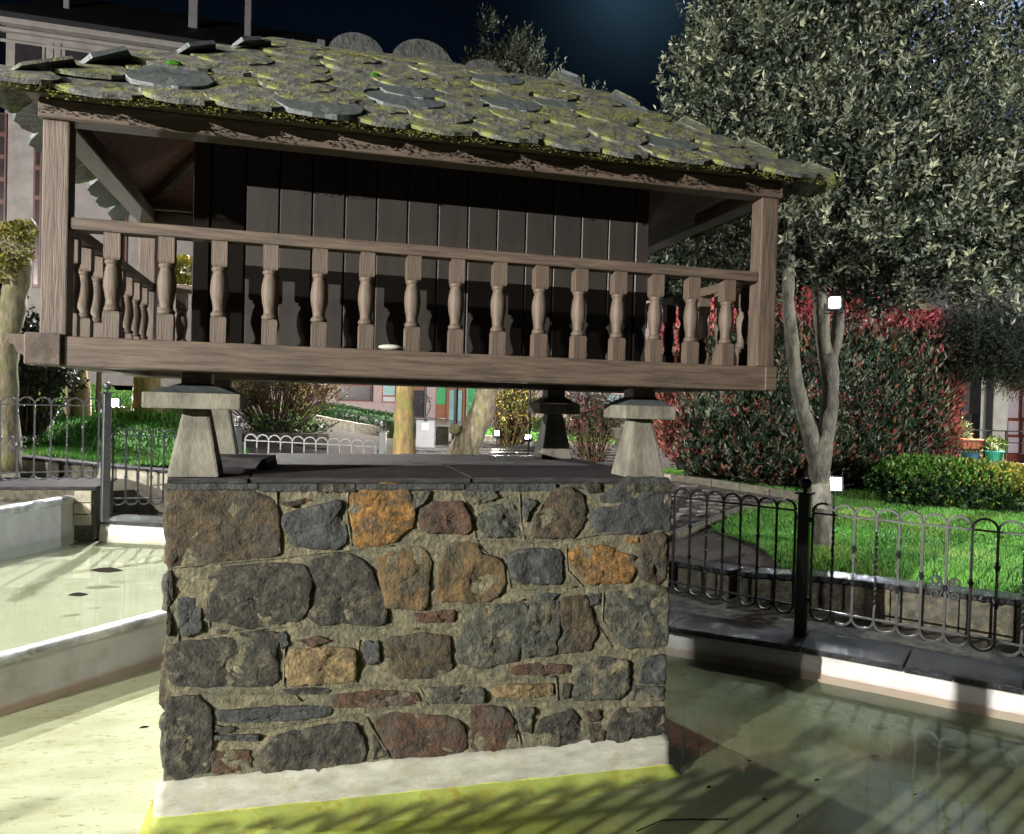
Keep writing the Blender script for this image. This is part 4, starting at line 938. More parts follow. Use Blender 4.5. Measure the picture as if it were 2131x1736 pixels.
def scroll_mesh(m):
    if ('s',m.name) in FM: return FM[('s',m.name)]
    mb=MB()
    for sx in (-1,1):
        pts=[]
        for sy in (-1,1):
            sp=[]
            for i in range(22):
                t=i/21; a=math.pi*.5+t*math.pi*1.9; rr_=.038*(1-t*.62)
                sp.append(Vector((.052+rr_*math.cos(a)*1.0,0,.040+rr_*math.sin(a))))
            sp=[Vector((.012,0,0)),Vector((.016,0,.022)),Vector((.030,0,.058))]+sp[:]
            # order: from centre up to top and curl inwards
            spp=[Vector((.012,0,0)),Vector((.018,0,.03)),Vector((.032,0,.055))]
            for i in range(20):
                t=i/19; a=math.radians(130)-t*math.radians(400); rr_=.030*(1-t*.6)
                spp.append(Vector((.055+rr_*math.cos(a),0,.042+rr_*math.sin(a))))
            mb.tube([Vector((q.x*sx,0,q.z*sy)) for q in spp],.0068,6)
    mb.lathe([(.008,-.02),(.018,-.012),(.018,.012),(.008,.02)],8)
    me=mb.mesh('scroll',m); FM[('s',m.name)]=me; return me
def panel(label,a,b,z_a,z_b,m,H_=.675,sp=.135,gap=.06,pat=None,group=None,nobot=False):
    a=Vector((a[0],a[1],0)); b=Vector((b[0],b[1],0)); u=(b-a).normalized(); L_=(b-a).length-2*gap; rz=math.atan2(u.y,u.x)
    o=a+u*gap; t=thing('iron_fence',label,'fence',(o.x,o.y,z_a),rz,group); sl=(z_b-z_a)/L_
    n=max(2,round(L_/sp)); w_=L_/n
    Z=lambda x: sl*x
    for zz in (0,H_):
        MB().hexa([(0,-.009,zz-.006),(L_,-.009,zz-.006+Z(L_)),(L_,.009,zz-.006+Z(L_)),(0,.009,zz-.006)],[(0,-.009,zz+.006),(L_,-.009,zz+.006+Z(L_)),(L_,.009,zz+.006+Z(L_)),(0,.009,zz+.006)]).build('rail',m,t)
    pat=pat or ['plain','twist','knot2','twist','knot2','plain','scroll','plain','knot2','twist','knot2','twist']
    for i in range(n+1):
        k=pat[i%len(pat)] if 0<i<n else 'plain'
        ob('bar',bar_mesh('plain' if k=='scroll' else k,H_-.012,m),t,(w_*i,0,.006+Z(w_*i)))
        if k=='scroll': ob('scroll',scroll_mesh(m),t,(w_*i,-.012,H_*.42+Z(w_*i)))
    for i in range(n):
        ob('arch',arch_mesh(w_,m,1),t,(w_*(i+.5),0,H_+.004+Z(w_*(i+.5))))
        ob('arch',arch_mesh(w_,m,-1),t,(w_*(i+.5),0,-.004+Z(w_*(i+.5))))
    for x,s in ((0,-1),(L_,1)):
        for zz in (.06,H_-.05):
            MB().tube([(x+s*.006,0,zz+Z(x)),(x+s*(gap-.03),0,zz+Z(x))],.008,8).build('hinge',m,t)
            MB().tube([(x+s*.022,0,zz-.018+Z(x)),(x+s*.022,0,zz+.018+Z(x))],.014,8).build('hinge',m,t)
    return t
P3_=(3.442,4.739); P4_=(4.62,3.22); P2b=(2.25,6.35)
fpost('p','black square fence post with ball top standing on the wet black coping',*P3_,.166,1.0,ironb_m,rz=-.85)
fpost('p','black fence post outside the right edge of the pool',*P4_,.166,1.0,ironb_m,rz=-.9)
panel('black wrought iron fence panel with scroll, right of the black post',P3_,P4_,.365,.365,ironb_m,pat=['plain','twist','knot2','twist','knot2','knot1','scroll','knot1','knot2','twist','knot2'])
panel('black wrought iron fence panel between the pedestal and the black post',P2b,P3_,.385,.37,ironb_m,pat=['plain','twist','knot2','twist','knot2','plain','scroll','plain','knot2','twist','knot2','twist','knot2','twist'][::1])
fpost('p','black fence post hidden behind the stone pedestal',*P2b,.17,1.0,ironb_m,rz=-1)
P0_=(-1.976,8.902); P1_=(-.72,9.58); P2_=(.90,9.05); Pm1=(-3.62,8.45)
fpost('p','tall grey fence post with ball top at the step of the left coping',*P0_,.40,1.34,iron_m,rz=.5)
fpost('p','grey fence post seen just behind the left staddle stones',*P1_,.36,1.03,iron_m,rz=.1)
fpost('p','grey fence post with dark ball top left of the yellow trunk',*P2_,.33,1.05,iron_m,rz=-.3)
fpost('p','grey fence post outside the left edge of the view',*Pm1,.72,1.02,iron_m,rz=.3)
panel('grey iron fence panel with scroll on the raised left coping',Pm1,P0_,.93,.93,iron_m,gap=.07,sp=.14,pat=['plain','knot2','twist','knot2','plain','knot1','scroll','knot1','knot2','twist','knot2'][:])
panel('grey iron fence panel stepping down behind the left staddle stone',P0_,P1_,.635,.575,iron_m,gap=.07,pat=['plain','knot2','twist','knot2','plain','scroll','plain','knot2','twist'])
panel('pale lit iron fence panel seen through the gap under the granary',P1_,P2_,.56,.53,iron_m,gap=.08,pat=['plain','twist','knot2','twist','knot2'])
# fence beside the photographer (it throws the barred shadow on the pool floor)
struct(MB().box(-9.5,9,-3.0,.56,-.5,.45).build('near_bank',cop_m))
for x in (-5.4,-3.0,-.62,1.78): fpost('p','near fence post on the bank where the picture was taken from',x,.36,.45,1.0,ironb_m)
for xa,xb in ((-5.4,-3.0),(-3.0,-.62),(-.62,1.78)): panel('near iron fence panel on the bank below the bottom of the picture',(xa,.36),(xb,.36),.70,.70,ironb_m,group='near fence panels outside the picture')
for o in list(SC.objects):
    if o.get('label')=='near fence post on the bank where the picture was taken from': o['group']='near fence posts outside the picture'
# ------------------------------------------------------------------ trees
def limb(parent,name,pts,rads,m,n=12):
    P=[];Rr=[]
    pts=[Vector(p) for p in pts]
    for i in range(len(pts)-1):
        for k in range(6):
            t=k/6; p0=pts[max(i-1,0)];p1=pts[i];p2=pts[i+1];p3=pts[min(i+2,len(pts)-1)]
            q=.5*((2*p1)+(p2-p0)*t+(2*p0-5*p1+4*p2-p3)*t*t+(3*p1-p0-3*p2+p3)*t*t*t); P.append(q); Rr.append(rads[i]+(rads[i+1]-rads[i])*t)
    P.append(pts[-1]); Rr.append(rads[-1])
    Rr=[r*(1+.13*fbm(p.x*4,p.y*4,p.z*5,1,2)) for r,p in zip(Rr,P)]
    mb=MB(); mb.tube(P,Rr,n)
    vs=[]
    for v in mb.v:
        q=Vector(v); d=.02*fbm(q.x*9,q.y*9,q.z*9,1,3)*(min(1,rads[0]/.1)); vs.append((q.x+d,q.y+d*.7,q.z))
    mb.v=vs
    return mb.build(name,m,parent,smooth=True)
def blobs_points(bl,n,rng,shell=.75,clump=True):
    """points on/inside ellipsoids bl=[(c,(rx,ry,rz))...]"""
    wts=np.array([b[1][0]*b[1][1]+b[1][0]*b[1][2]+b[1][1]*b[1][2] for b in bl]); wts/=wts.sum()
    ch=rng.choice(len(bl),n,p=wts); d=rdir(n,rng); r=shell+(1-shell)*rng.random(n); r=np.where(rng.random(n)<.12,rng.uniform(min(.4,shell*.5),shell,n),r)
    C=np.array([b[0] for b in bl])[ch]; S=np.array([b[1] for b in bl])[ch]
    return C+d*S*r[:,None], d
def sprigs(bases,dirs,ln,nl,ll,lw,rng,mids,mprob,upb=.25):
    """each sprig: nl leaves spiralling along a stem"""
    n=len(bases); dirs=dirs/np.linalg.norm(dirs,axis=1,keepdims=True)
    ln=np.broadcast_to(ln,(n,)); Ps=[];Ds=[]
    for k in range(nl):
        t=(k+.3)/nl; p=bases+dirs*(ln*t)[:,None]; d=rdir(n,rng); d=d-dirs*(d*dirs).sum(1,keepdims=True); d/=np.linalg.norm(d,axis=1,keepdims=True)
        w_=.55 if k<nl-1 else 2.5
        Ps.append(p); Ds.append(d+dirs*w_+np.array([0,0,upb]))
    P=np.concatenate(Ps); D=np.concatenate(Ds); m=len(P)
    V,F=leaves(P,D,ll*rng.uniform(.6,1.25,m),lw*rng.uniform(.7,1.2,m),rng=rng)
    mi=rng.choice(len(mids),n,p=mprob); mi=np.tile(mi,nl); jump=rng.random(m)<.25; mi=np.where(jump,rng.choice(len(mids),m,p=mprob),mi)
    return V,F,np.concatenate([mi,mi])
# big evergreen on the right
tr=atd(1712,1150,7.3); TB=Vector((tr.x,tr.y,h(tr.x,tr.y)))
t=thing('evergreen_tree','large grey-green evergreen tree with a forked mossy trunk behind the black fence','tree',TB)
A=lambda u,v,d: atd(u,v,d)-TB
limb(t,'trunk',[A(1713,1156,7.3)-Vector((0,0,.08)),A(1712,1100,7.3),A(1708,1020,7.3),A(1706,960,7.3),A(1722,880,7.3),A(1728,800,7.35),A(1722,740,7.4)],[.12,.085,.088,.10,.082,.085,.088],barkg_m,16)
limb(t,'limb',[A(1702,985,7.3),A(1690,920,7.3),A(1670,850,7.25),A(1655,780,7.2),A(1647,700,7.2),A(1640,600,7.2),A(1650,450,7.3)],[.07,.075,.068,.062,.06,.055,.04],barkg_m)
limb(t,'limb',[A(1722,760,7.4),A(1712,700,7.4),A(1708,640,7.4),A(1700,560,7.5),A(1690,400,7.6)],[.075,.07,.068,.06,.04],barkg_m)
limb(t,'limb',[A(1730,760,7.4),A(1742,700,7.45),A(1748,630,7.5),A(1760,540,7.6),A(1800,400,7.7)],[.055,.055,.052,.048,.03],barkg_m)
limb(t,'limb',[A(1750,570,7.6),A(1850,560,7.6),A(1960,580,7.6),A(2080,575,7.6)],[.03,.02,.014,.008],barkg_m)
rg_=np.random.default_rng(11)
bl=[]
for (u,v,d,ru,rv,rd) in [(1560,200,7.8,170,150,.9),(1520,420,8.0,150,110,.8),(1440,500,8.4,110,110,.7),(1700,60,8.2,260,170,1.1),(1760,330,7.6,220,190,1.0),(1930,500,7.2,200,130,.9),(1700,510,7.6,180,90,.8),(2050,330,7.8,170,170,.9),(1900,160,8.6,200,180,1.0),(2120,520,6.9,140,120,.8),(1500,60,8.4,90,110,.6),(1400,290,8.2,60,75,.5),(2080,90,9.6,110,150,.6),(1830,600,7.4,120,50,.6),(1450,150,8.2,50,60,.4),(2150,430,7.0,120,160,.8),(1600,560,7.9,130,70,.6),(1750,-80,8.2,350,120,1.1)]:
    c=atd(u,v,d)-TB; bl.append((tuple(c),(ru*d/FPX,rd,rv*d/FPX)))
P_,d_=blobs_points(bl,10500,rg_,.70)
kk_=np.array([noise.noise(Vector((p[0]*2.1,p[1]*2.1,p[2]*2.1+4)))+.55*noise.noise(Vector((p[0]*5,p[1]*5,p[2]*5))) for p in P_])>-.14+rg_.normal(0,.08,len(P_)); P_,d_=P_[kk_],d_[kk_]
dd=d_*.9+rdir(len(P_),rg_)*.45+np.array([0,0,.55])
V1,F1,m1=sprigs(P_,dd,rg_.uniform(.10,.26,len(P_)),9,.072,.031,rg_,[0,1,2],[.46,.40,.14])
# interior dark filler
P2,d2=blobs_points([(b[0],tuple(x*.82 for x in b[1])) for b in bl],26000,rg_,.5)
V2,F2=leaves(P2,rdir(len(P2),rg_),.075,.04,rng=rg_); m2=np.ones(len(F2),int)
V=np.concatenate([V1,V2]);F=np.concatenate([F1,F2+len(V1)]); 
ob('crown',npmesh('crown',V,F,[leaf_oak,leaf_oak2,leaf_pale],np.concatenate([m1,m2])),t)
# branches inside the crown
for i in range(16):
    b=bl[i]; limb(t,'branch',[A(1690,520,7.5)+Vector((random.uniform(-.2,.2),0,0)),Vector(b[0])*.5+A(1690,500,7.5)*.5+Vector((0,0,-.2)),Vector(b[0])],[.035,.022,.008],barkg_m,6)
# leaning trunk with its crown above the roof
tr=atd(965,948,13.5); TB=Vector((tr.x,tr.y,h(tr.x,tr.y)))
t=thing('evergreen_tree','leaning mottled trunk under the granary whose leafy top shows above the slate roof','tree',TB)
A=lambda u,v,d: atd(u,v,d)-TB
limb(t,'trunk',[A(952,960,13.5)-Vector((0,0,.1)),A(968,930,13.5),A(985,895,13.5),A(1003,860,13.5),A(1012,820,13.5),A(1018,760,13.5),A(1035,600,13.5),A(1050,400,13.5),A(1060,200,13.5)],[.27,.25,.23,.21,.20,.19,.15,.10,.03],bark_m,14)
MB().sphere((0,0,0),.10,10).build('burl',bark_m,t,tuple(A(945,893,13.3)),smooth=True)
bl=[]
for (u,v,d,ru,rv) in [(1030,150,13.5,40,60),(1085,150,13.5,45,70),(1100,120,13.5,22,35),(1020,70,13.5,18,45),(1070,110,13.4,16,30),(1050,210,13.5,70,60),(985,150,13.5,30,22),(1120,180,13.5,60,40),(1200,215,13.5,35,28),(1255,240,13.5,35,25),(1060,300,13.5,90,60)]:
    c=atd(u,v,d)-TB; bl.append((tuple(c),(ru*d/FPX,.35,rv*d/FPX)))
P_,d_=blobs_points(bl,420,rg_,.3); dd=d_*.5+rdir(len(P_),rg_)*.3+np.array([0,0,.9])
V1,F1,m1=sprigs(P_,dd,rg_.uniform(.18,.42,len(P_)),11,.085,.04,rg_,[0,1,2],[.4,.1,.5])
ob('crown',npmesh('crown',V1,F1,[leaf_oak,leaf_oak2,leaf_pale],m1),t)
for (u0,v0,u1,v1) in [(1055,260,1018,30),(1060,240,1105,90),(1060,230,1070,85),(1050,250,990,140),(1070,260,1125,110),(1070,280,1200,200)]:
    limb(t,'branch',[A(u0,v0,13.5),A((u0+u1)/2+4,(v0+v1)/2,13.5),A(u1,v1,13.5)],[.03,.02,.006],twig_m,6)
# straight trunks
def trunk_tree(label,pix,m,rads,d,moss=0,crown=None):
    tr=atd(*pix[0],d); z=h(tr.x,tr.y); TB=Vector((tr.x,tr.y,z)); t=thing('pollard_tree',label,'tree',TB)
    pts=[atd(u,v,d)-TB for u,v in pix]; pts[0].z=-.12
    limb(t,'trunk',pts,rads,m,14); 
    return t,TB
tA,TBa=trunk_tree('pale mossy pollard trunk at the left edge with knobbly cut branch ends',[(15,835),(10,780),(18,700),(30,620),(38,560),(30,510)],bark_m,[.16,.13,.115,.13,.14,.15],8.6)
A=lambda u,v,d: atd(u,v,d)-TBa
limb(tA,'branch',[A(30,540,8.6),A(28,500,8.6),A(45,475,8.6),A(68,462,8.6)],[.11,.10,.07,.055],bark_m)
limb(tA,'branch',[A(25,545,8.6),A(5,500,8.6),A(-20,470,8.6)],[.11,.09,.07],bark_m)
P_,d_=blobs_points([(tuple(A(22,515,8.5)),(.21,.18,.27)),(tuple(A(45,480,8.5)),(.13,.12,.10)),(tuple(A(15,560,8.5)),(.13,.14,.15))],1500,rg_,.8)
V1,F1=leaves(P_,d_+rdir(len(P_),rg_)*.7,rg_.uniform(.03,.06,len(P_)),.03,rng=rg_)
ob('moss_tuft',npmesh('moss_tuft',V1,F1,[moss_m,leaf_yel,barko_m],rg_.choice(3,len(F1),p=[.6,.2,.2])),tA)
trunk_tree('short orange-brown trunk on the left lawn beside the tall grey post',[(163,835),(162,800),(160,770),(162,700),(165,600),(170,520)],barko_m,[.19,.155,.14,.13,.12,.1],11.5)
tC,TBc=trunk_tree('broad pale trunk with mossy grassy foot behind the left staddle stone',[(306,888),(308,850),(307,800),(305,740),(300,600),(330,560),(395,540)],barko_m,[.29,.24,.20,.19,.16,.12,.07],12.2)
A=lambda u,v,d: atd(u,v,d)-TBc
P_,d_=blobs_points([(tuple(A(385,565,12.1)),(.28,.2,.22)),(tuple(A(360,585,12.1)),(.2,.2,.15))],900,rg_,.6); V1,F1=leaves(P_,d_+rdir(len(P_),rg_)*.7,.08,.05,rng=rg_)
ob('moss_tuft',npmesh('moss_tuft',V1,F1,[moss_m,leaf_yel],rg_.choice(2,len(F1))),tC)
P_=np.stack([rg_.normal(0,.28,500),rg_.normal(-.1,.2,500),rg_.uniform(-.02,.06,500)],1); D_=rdir(500,rg_)*.5+np.array([0,0,1.2]); V1,F1=leaves(P_,D_,.22,.02,rng=rg_)
ob('foot_grass',npmesh('foot_grass',V1,F1,[leaf_lime]),tC)['kind']='stuff'
trunk_tree('yellow straight trunk between the fence post and the grey cabinet',[(842,950),(841,900),(841,850),(842,800),(843,700),(845,500),(845,300)],barko_m,[.20,.155,.135,.13,.12,.10,.05],11.6)
trunk_tree('thin bare trunk on the left lawn behind the ball finial',[(205,800),(206,780),(212,760),(214,700)],twig_m,[.05,.045,.05,.04],14)
# ------------------------------------------------------------------ hedges and shrubs
def boxhedge(name,label,cat,c,rz,sx,sy,sz,n,ll,lw,mats_,prob,seed,round_=.35,topfn=None,up=.5,core=None,spr=True):
    rg=np.random.default_rng(seed); t=thing(name,label,cat,c,rz)
    # superellipsoid shell
    d=rdir(n,rg); e=2/round_ if round_<1 else 2
    k=(np.abs(d)**(e)).sum(1)**(-1/e); P=d*k[:,None]
    r=rg.uniform(.86,1.02,n)*(1+.05*np.sin(P[:,0]*7+seed)*np.cos(P[:,2]*5+P[:,1]*4)); P=P*r[:,None]
    P=P[:, :]*np.array([sx/2,sy/2,sz/2])+np.array([0,0,sz/2]); P[:,2]=np.maximum(P[:,2],.02)
    nr=d/np.array([sx,sy,sz]); nr/=np.linalg.norm(nr,axis=1,keepdims=True)
    dd=nr*.8+rdir(n,rg)*.4+np.array([0,0,up])
    if spr: V,F,mi=sprigs(P,dd,rg.uniform(.6,1.3,n)*ll*1.6,5,ll,lw,rg,mats_,prob,upb=up)
    else:
        V,F=leaves(P,dd,ll*rg.uniform(.6,1.3,n),lw*rg.uniform(.7,1.3,n),rng=rg); mi=rg.choice(len(mats_),n,p=prob); mi=np.concatenate([mi,mi])
    if topfn is not None:
        cen=V[F].mean(1); mi=topfn(cen,mi,rg)
    ob('foliage',npmesh('foliage',V,F,mats_,mi),t)
    # dark inner body so that nothing shines straight through
    q=MB(); q.sphere((0,0,0),1,16); 
    vs=[]
    for v in q.v:
        v=Vector(v); kk=(abs(v.x)**e+abs(v.y)**e+abs(v.z)**e)**(-1/e) if v.length>1e-5 else 1
        vs.append((v.x*kk*sx*.40,v.y*kk*sy*.38,v.z*kk*sz*.41+sz/2))
    q.v=vs; q.build('inner_growth',core or twig_m,t,smooth=True)
    for i in range(6):
        x=(i-2.5)/6*sx*.8; MB().tube([(x,0,-.1),(x+.03,0,sz*.3)],[.03,.02],6).build('stem',twig_m,t)
    return t
hc=atd(1655,1008,12.3); cz=h(hc.x,hc.y)
def redtop(cen,mi,rg):
    x=cen[:,0]/2.2; z=cen[:,2]/2.85; f=np.clip((z-.80)/.12,0,1)*.97+np.clip((np.abs(x)-.85)/.15,0,1)*.8+np.clip((x-.6)/.5,0,1)*.2
    red=rg.random(len(cen))<f; low=(rg.random(len(cen))<.10)
    mi=np.where(red,np.where(z>.75,1,rg.choice([1,2],len(cen))),mi); return mi
boxhedge('photinia_hedge','tall clipped dark hedge with bright red new shoots along its top and right side','hedge',(hc.x,hc.y,cz),-.26,4.6,2.0,2.95,13500,.105,.036,[leaf_ph,leaf_red,leaf_or,leaf_pale],[.74,.03,.12,.11],21,round_=.62,topfn=redtop,up=.9,core=leaf_hedge)
rc=atd(2060,1075,10.2)
def lamplit_top(cen,mi,rg):
    z=cen[:,2]; x=cen[:,0]; f=np.clip((z-.34)/.16,0,1)  # yellow top leaves put the lamp's light into the leaf colour
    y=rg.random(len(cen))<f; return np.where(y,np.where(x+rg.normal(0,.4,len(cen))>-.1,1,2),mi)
boxhedge('low_hedge','low sloping hedge, lamplight put into its yellow-green top leaves, right of the red-tipped hedge','hedge',(rc.x+.1,rc.y,h(rc.x,rc.y)-.08),-.42,3.0,.9,.62,5200,.06,.034,[leaf_hedge,leaf_yel,leaf_lime],[.8,.02,.18],22,round_=.6,topfn=lamplit_top,core=leaf_hedge).rotation_euler[1]=R(5)
def far_hedge(label,u0,v0,u1,v1,d,ht,th,seed,n=2500):
    a=atd(u0,v0,d[0]); b=atd(u1,v1,d[1]); c=(a+b)/2; rz=math.atan2(b.y-a.y,b.x-a.x)
    return boxhedge('clipped_hedge',label,'hedge',(c.x,c.y,min(h(a.x,a.y),h(b.x,b.y),a.z,b.z)),rz,(b-a).length,th,ht,n,.06,.04,[leaf_hedge,leaf_lime],[.9,.1],seed,round_=.15,spr=False,core=leaf_hedge)
far_hedge('dark clipped hedge above the far green slope, ending behind the yellow trunk',665,862,860,892,(19,18),.62,.6,31,5000).rotation_euler[1]=R(7)
far_hedge('dark clipped hedge below the blue shop window, behind the back right staddle stone',1115,905,1285,912,(21,20),.50,.5,32,4000)
def shrub(label,u,v,d,w_,ht,cols,prob,seed,n=3200,ll=.045,stems=70,cm=twig_m):
    p=atd(u,v,d); rg=np.random.default_rng(seed); t=thing('shrub',label,'shrub',(p.x,p.y,h(p.x,p.y)))
    mb=MB()
    tips=[]
    for i in range(stems):
        a=rg.uniform(0,6.28); r=w_/2*math.sqrt(rg.random()); x=math.cos(a)*r; y=math.sin(a)*r*.7; z=ht*rg.uniform(.5,1.0)*(1-.35*(r/(w_/2))**2)
        b=(x*.25,y*.25,-.05); m_=(x*.7+rg.normal(0,.06),y*.7,z*.5); e=(x+rg.normal(0,.08),y,z); mb.tube([b,m_,e],[.014,.010,.004],4); tips.append((b,m_,e))
        for k in range(3):
            f=rg.uniform(.4,1); q=Vector(m_).lerp(Vector(e),f); e2=q+Vector((rg.normal(0,.15),rg.normal(0,.15),rg.uniform(.05,.3))); mb.tube([q,e2],[.006,.003],3); tips.append((q,q.lerp(e2,.5),e2))
    mb.build('stems',cm,t)
    ch=rg.integers(0,len(tips),n); f=rg.random(n)[:,None]; T=np.array([[list(a),list(b),list(c)] for a,b,c in tips],float)
    P=np.where(f<.5,T[ch,0]*(1-2*f)+T[ch,1]*2*f,T[ch,1]*(2-2*f)+T[ch,2]*(2*f-1))+rg.normal(0,.04,(n,3)); P[:,2]=np.maximum(P[:,2],.03)
    V,F=leaves(P,rdir(n,rg),ll*rg.uniform(.6,1.4,n),ll*.7,rng=rg); mi=rg.choice(len(cols),n,p=prob)
    ob('leaves',npmesh('leaves',V,F,cols,np.concatenate([mi,mi])),t); return t
leaf_brown=leafm('leaf_brown',(.16,.10,.055))
shrub('round twiggy brown shrub with yellow specks behind the left staddle stones',575,893,15.5,2.5,1.9,[leaf_yel,leaf_brown,leaf_or],[.35,.5,.15],41,8000,.05,160)
shrub('yellow-green twiggy shrub lit by two small floodlights',1062,908,17,1.5,1.7,[leaf_yel,leaf_brown,leaf_lime],[.5,.35,.15],42,5200,.055,120)
shrub('small reddish shrub tree in front of the blue shop window',1235,905,15,1.3,1.75,[leaf_brown,leaf_red,leaf_pale,leaf_oak2],[.45,.12,.13,.3],43,3600,.06,50)
shrub('dark leafy shrub beside the left pollard trunk',62,842,10.5,.85,1.75,[leaf_oak2,leaf_ph],[.6,.4],44,3800,.07,60)
shrub('low green plants at the foot of the brown shrub',600,897,14.6,1.6,.28,[leaf_lime,leaf_oak2],[.5,.5],45,1200,.06,30)
# dark conifer hanging in from the right
p=atd(2180,1000,12.5); TB=Vector((p.x,p.y,h(p.x,p.y))); t=thing('conifer','dark feathery conifer hanging over the white doorway at the right edge','tree',TB)
A=lambda u,v,d: atd(u,v,d)-TB
limb(t,'trunk',[Vector((0,0,-.1)),A(2175,900,12.5),A(2170,700,12.5),A(2160,400,12.5)],[.25,.22,.18,.1],twig_m)
bl=[(tuple(A(u,v,d)),(ru*d/FPX,.7,rv*d/FPX)) for u,v,d,ru,rv in [(2060,670,11.5,80,45),(2030,730,11.5,45,38),(2095,740,11.3,60,45),(2150,770,11.3,30,35),(2120,700,11.5,80,60),(1985,680,11.6,38,22)]]
P_,d_=blobs_points(bl,4200,rg_,.5); dd=d_*.3+rdir(len(P_),rg_)*.5+np.array([-.5,0,-.45])
V1,F1,m1=sprigs(P_,dd,rg_.uniform(.15,.35,len(P_)),8,.075,.014,rg_,[0,1],[.7,.3],upb=-.3)
ob('crown',npmesh('crown',V1,F1,[leaf_pot,leafm('leaf_con_dark',(.02,.026,.022),.8)],m1),t)
# ------------------------------------------------------------------ buildings
def facade(name,label,cat,u0,u1,v,d0,d1,z0,z1,m,th=4.0):
    a=atd(u0,v,d0); b=atd(u1,v,d1); a=Vector((a.x,a.y,0)); b=Vector((b.x,b.y,0)); u=(b-a); L_=u.length; rz=math.atan2(u.y,u.x)
    t=thing(name,label,cat,(a.x,a.y,z0),rz); MB().box(0,L_,0,th,0,z1-z0).build('wall',m,t); return t,a,u.normalized(),L_,rz
def onf(a,u,px,v):  # pixel -> (x along facade, z) on vertical plane
    n=Vector((-u.y,u.x,0)); d=ray(px,v); t_=(a-Vector((0,0,CAMH))).dot(n)/d.dot(n); q=Vector((0,0,CAMH))+d*t_; return ((q-a).dot(u),q.z)
def rectf(t,a,u,z0,px0,v0,px1,v1,name,m,y0=-.03,y1=.02,parent=None,bev=0):
    x0,za=onf(a,u,px0,v0); x1,zb=onf(a,u,px1,v1); lo,hi=min(za,zb),max(za,zb)
    return MB().box(min(x0,x1),max(x0,x1),y0,y1,lo-z0,hi-z0).build(name,m,parent or t,bev=bev)
dark_m=mat('dark_glass',(.035,.03,.032),(.02,.018,.02),rough=.25,bump=0); redwood=mat('red_frame',(.22,.055,.035),(.15,.04,.03),rough=.5,bump=.1)
# left stone building
z0=2.0; t,a,u,Lf,rz=facade('stone_building','pale stone building with small square upper windows under a dark roof, top left','building',6,900,500,25,29,z0,onf(Vector((atd(6,500,25).x,atd(6,500,25).y,0)),(atd(900,500,29)-atd(6,500,25)).normalized(),8,52)[1],facade_m)
zc=onf(a,u,8,52)[1]
for (y,zz,hh) in ((-.30,zc-.02,.18),(-.20,zc-.24,.12),(-.08,zc-.55,.10)): MB().box(-.15,Lf+.1,y,-.002,zz-z0,zz-z0+hh).build('cornice',facade_m,t,bev=.02)
def win(u0,v0,u1,v1,curt=False):
    f=rectf(t,a,u,z0,u0-5,v0-5,u1+5,v1+5,'window',facade_m,-.07,-.002); 
    x0,za=onf(a,u,u0,v0); x1,zb=onf(a,u,u1,v1)
    MB().box(x0,x1,-.085,-.071,zb-z0,za-z0).build('pane',dark_m,f)
    if curt:
        for k in range(4): xa=x0+(x1-x0)*(.06+.24*k); MB().box(xa,xa+(x1-x0)*.14,-.092,-.086,zb-z0+.02,zb-z0+(za-zb)*.62).build('curtain',facade_m,f)
win(33,92,88,151); win(137,106,222,170,True); win(262,120,330,170); win(395,130,460,200)
for uu in (22,104,120,236,250,345,375,480): rectf(t,a,u,z0,uu-6,82+uu*.07,uu+6,172+uu*.05,'pilaster',facade_m,-.05,-.001)
x0,z1_=onf(a,u,12,232)
redd=mat('dark_red_frame',(.12,.05,.04),(.08,.035,.03),rough=.5,bump=.1)
for (p0,p1,v0,v1) in ((-8,12,235,470),(72,84,290,600),(236,262,250,640),(330,352,250,640)):
    f=rectf(t,a,u,z0,p0,v0,p1,v1,'tall_window',redd,-.07,-.002)
    xa,za=onf(a,u,p0,v0); xb,zb=onf(a,u,p1,v1)
    for k in range(5): zz=zb+(za-zb)*k/5+.1; MB().box(xa+.06,xb-.06,-.085,-.071,zz-z0,zz-z0+(za-zb)/5-.14).build('pane',dark_m,f)
for vv in (262,322,400,480,560): 
    x_,zz=onf(a,u,40,vv); MB().box(0,Lf,-.012,-.001,zz-z0,zz-z0+.03).build('string_course',facade_m,t)
# roof
ov=.7; zr_=zc-z0+.16
rp=[(-.6,-ov,zr_),(Lf+.5,-ov,zr_),(Lf-2.6,3.6,zr_+2.7),(1.2,3.6,zr_+2.7),(-.6,7.5,zr_),(Lf+.5,7.5,zr_)]
MB().add(rp,[(0,1,2,3),(3,2,5,4),(0,3,4),(1,5,2),(0,4,5,1)]).build('roof',roofd_m,t)
pale=mat('chimney_m',(.22,.22,.23),(.16,.16,.17),rough=.8,bump=.2)
for (uu,v0,v1,w_) in ((383,-60,41,22),(505,-70,53,17),(110,-50,30,14),(663,52,68,18)):
    x_,zb=onf(a,u,uu,v1); x2,zt2=onf(a,u,uu+w_,v0); 
    MB().box(x_-.0,x_+(x2-x_),1.2,1.6,zr_,zt2-z0).build('chimney',pale,t,bev=.02)
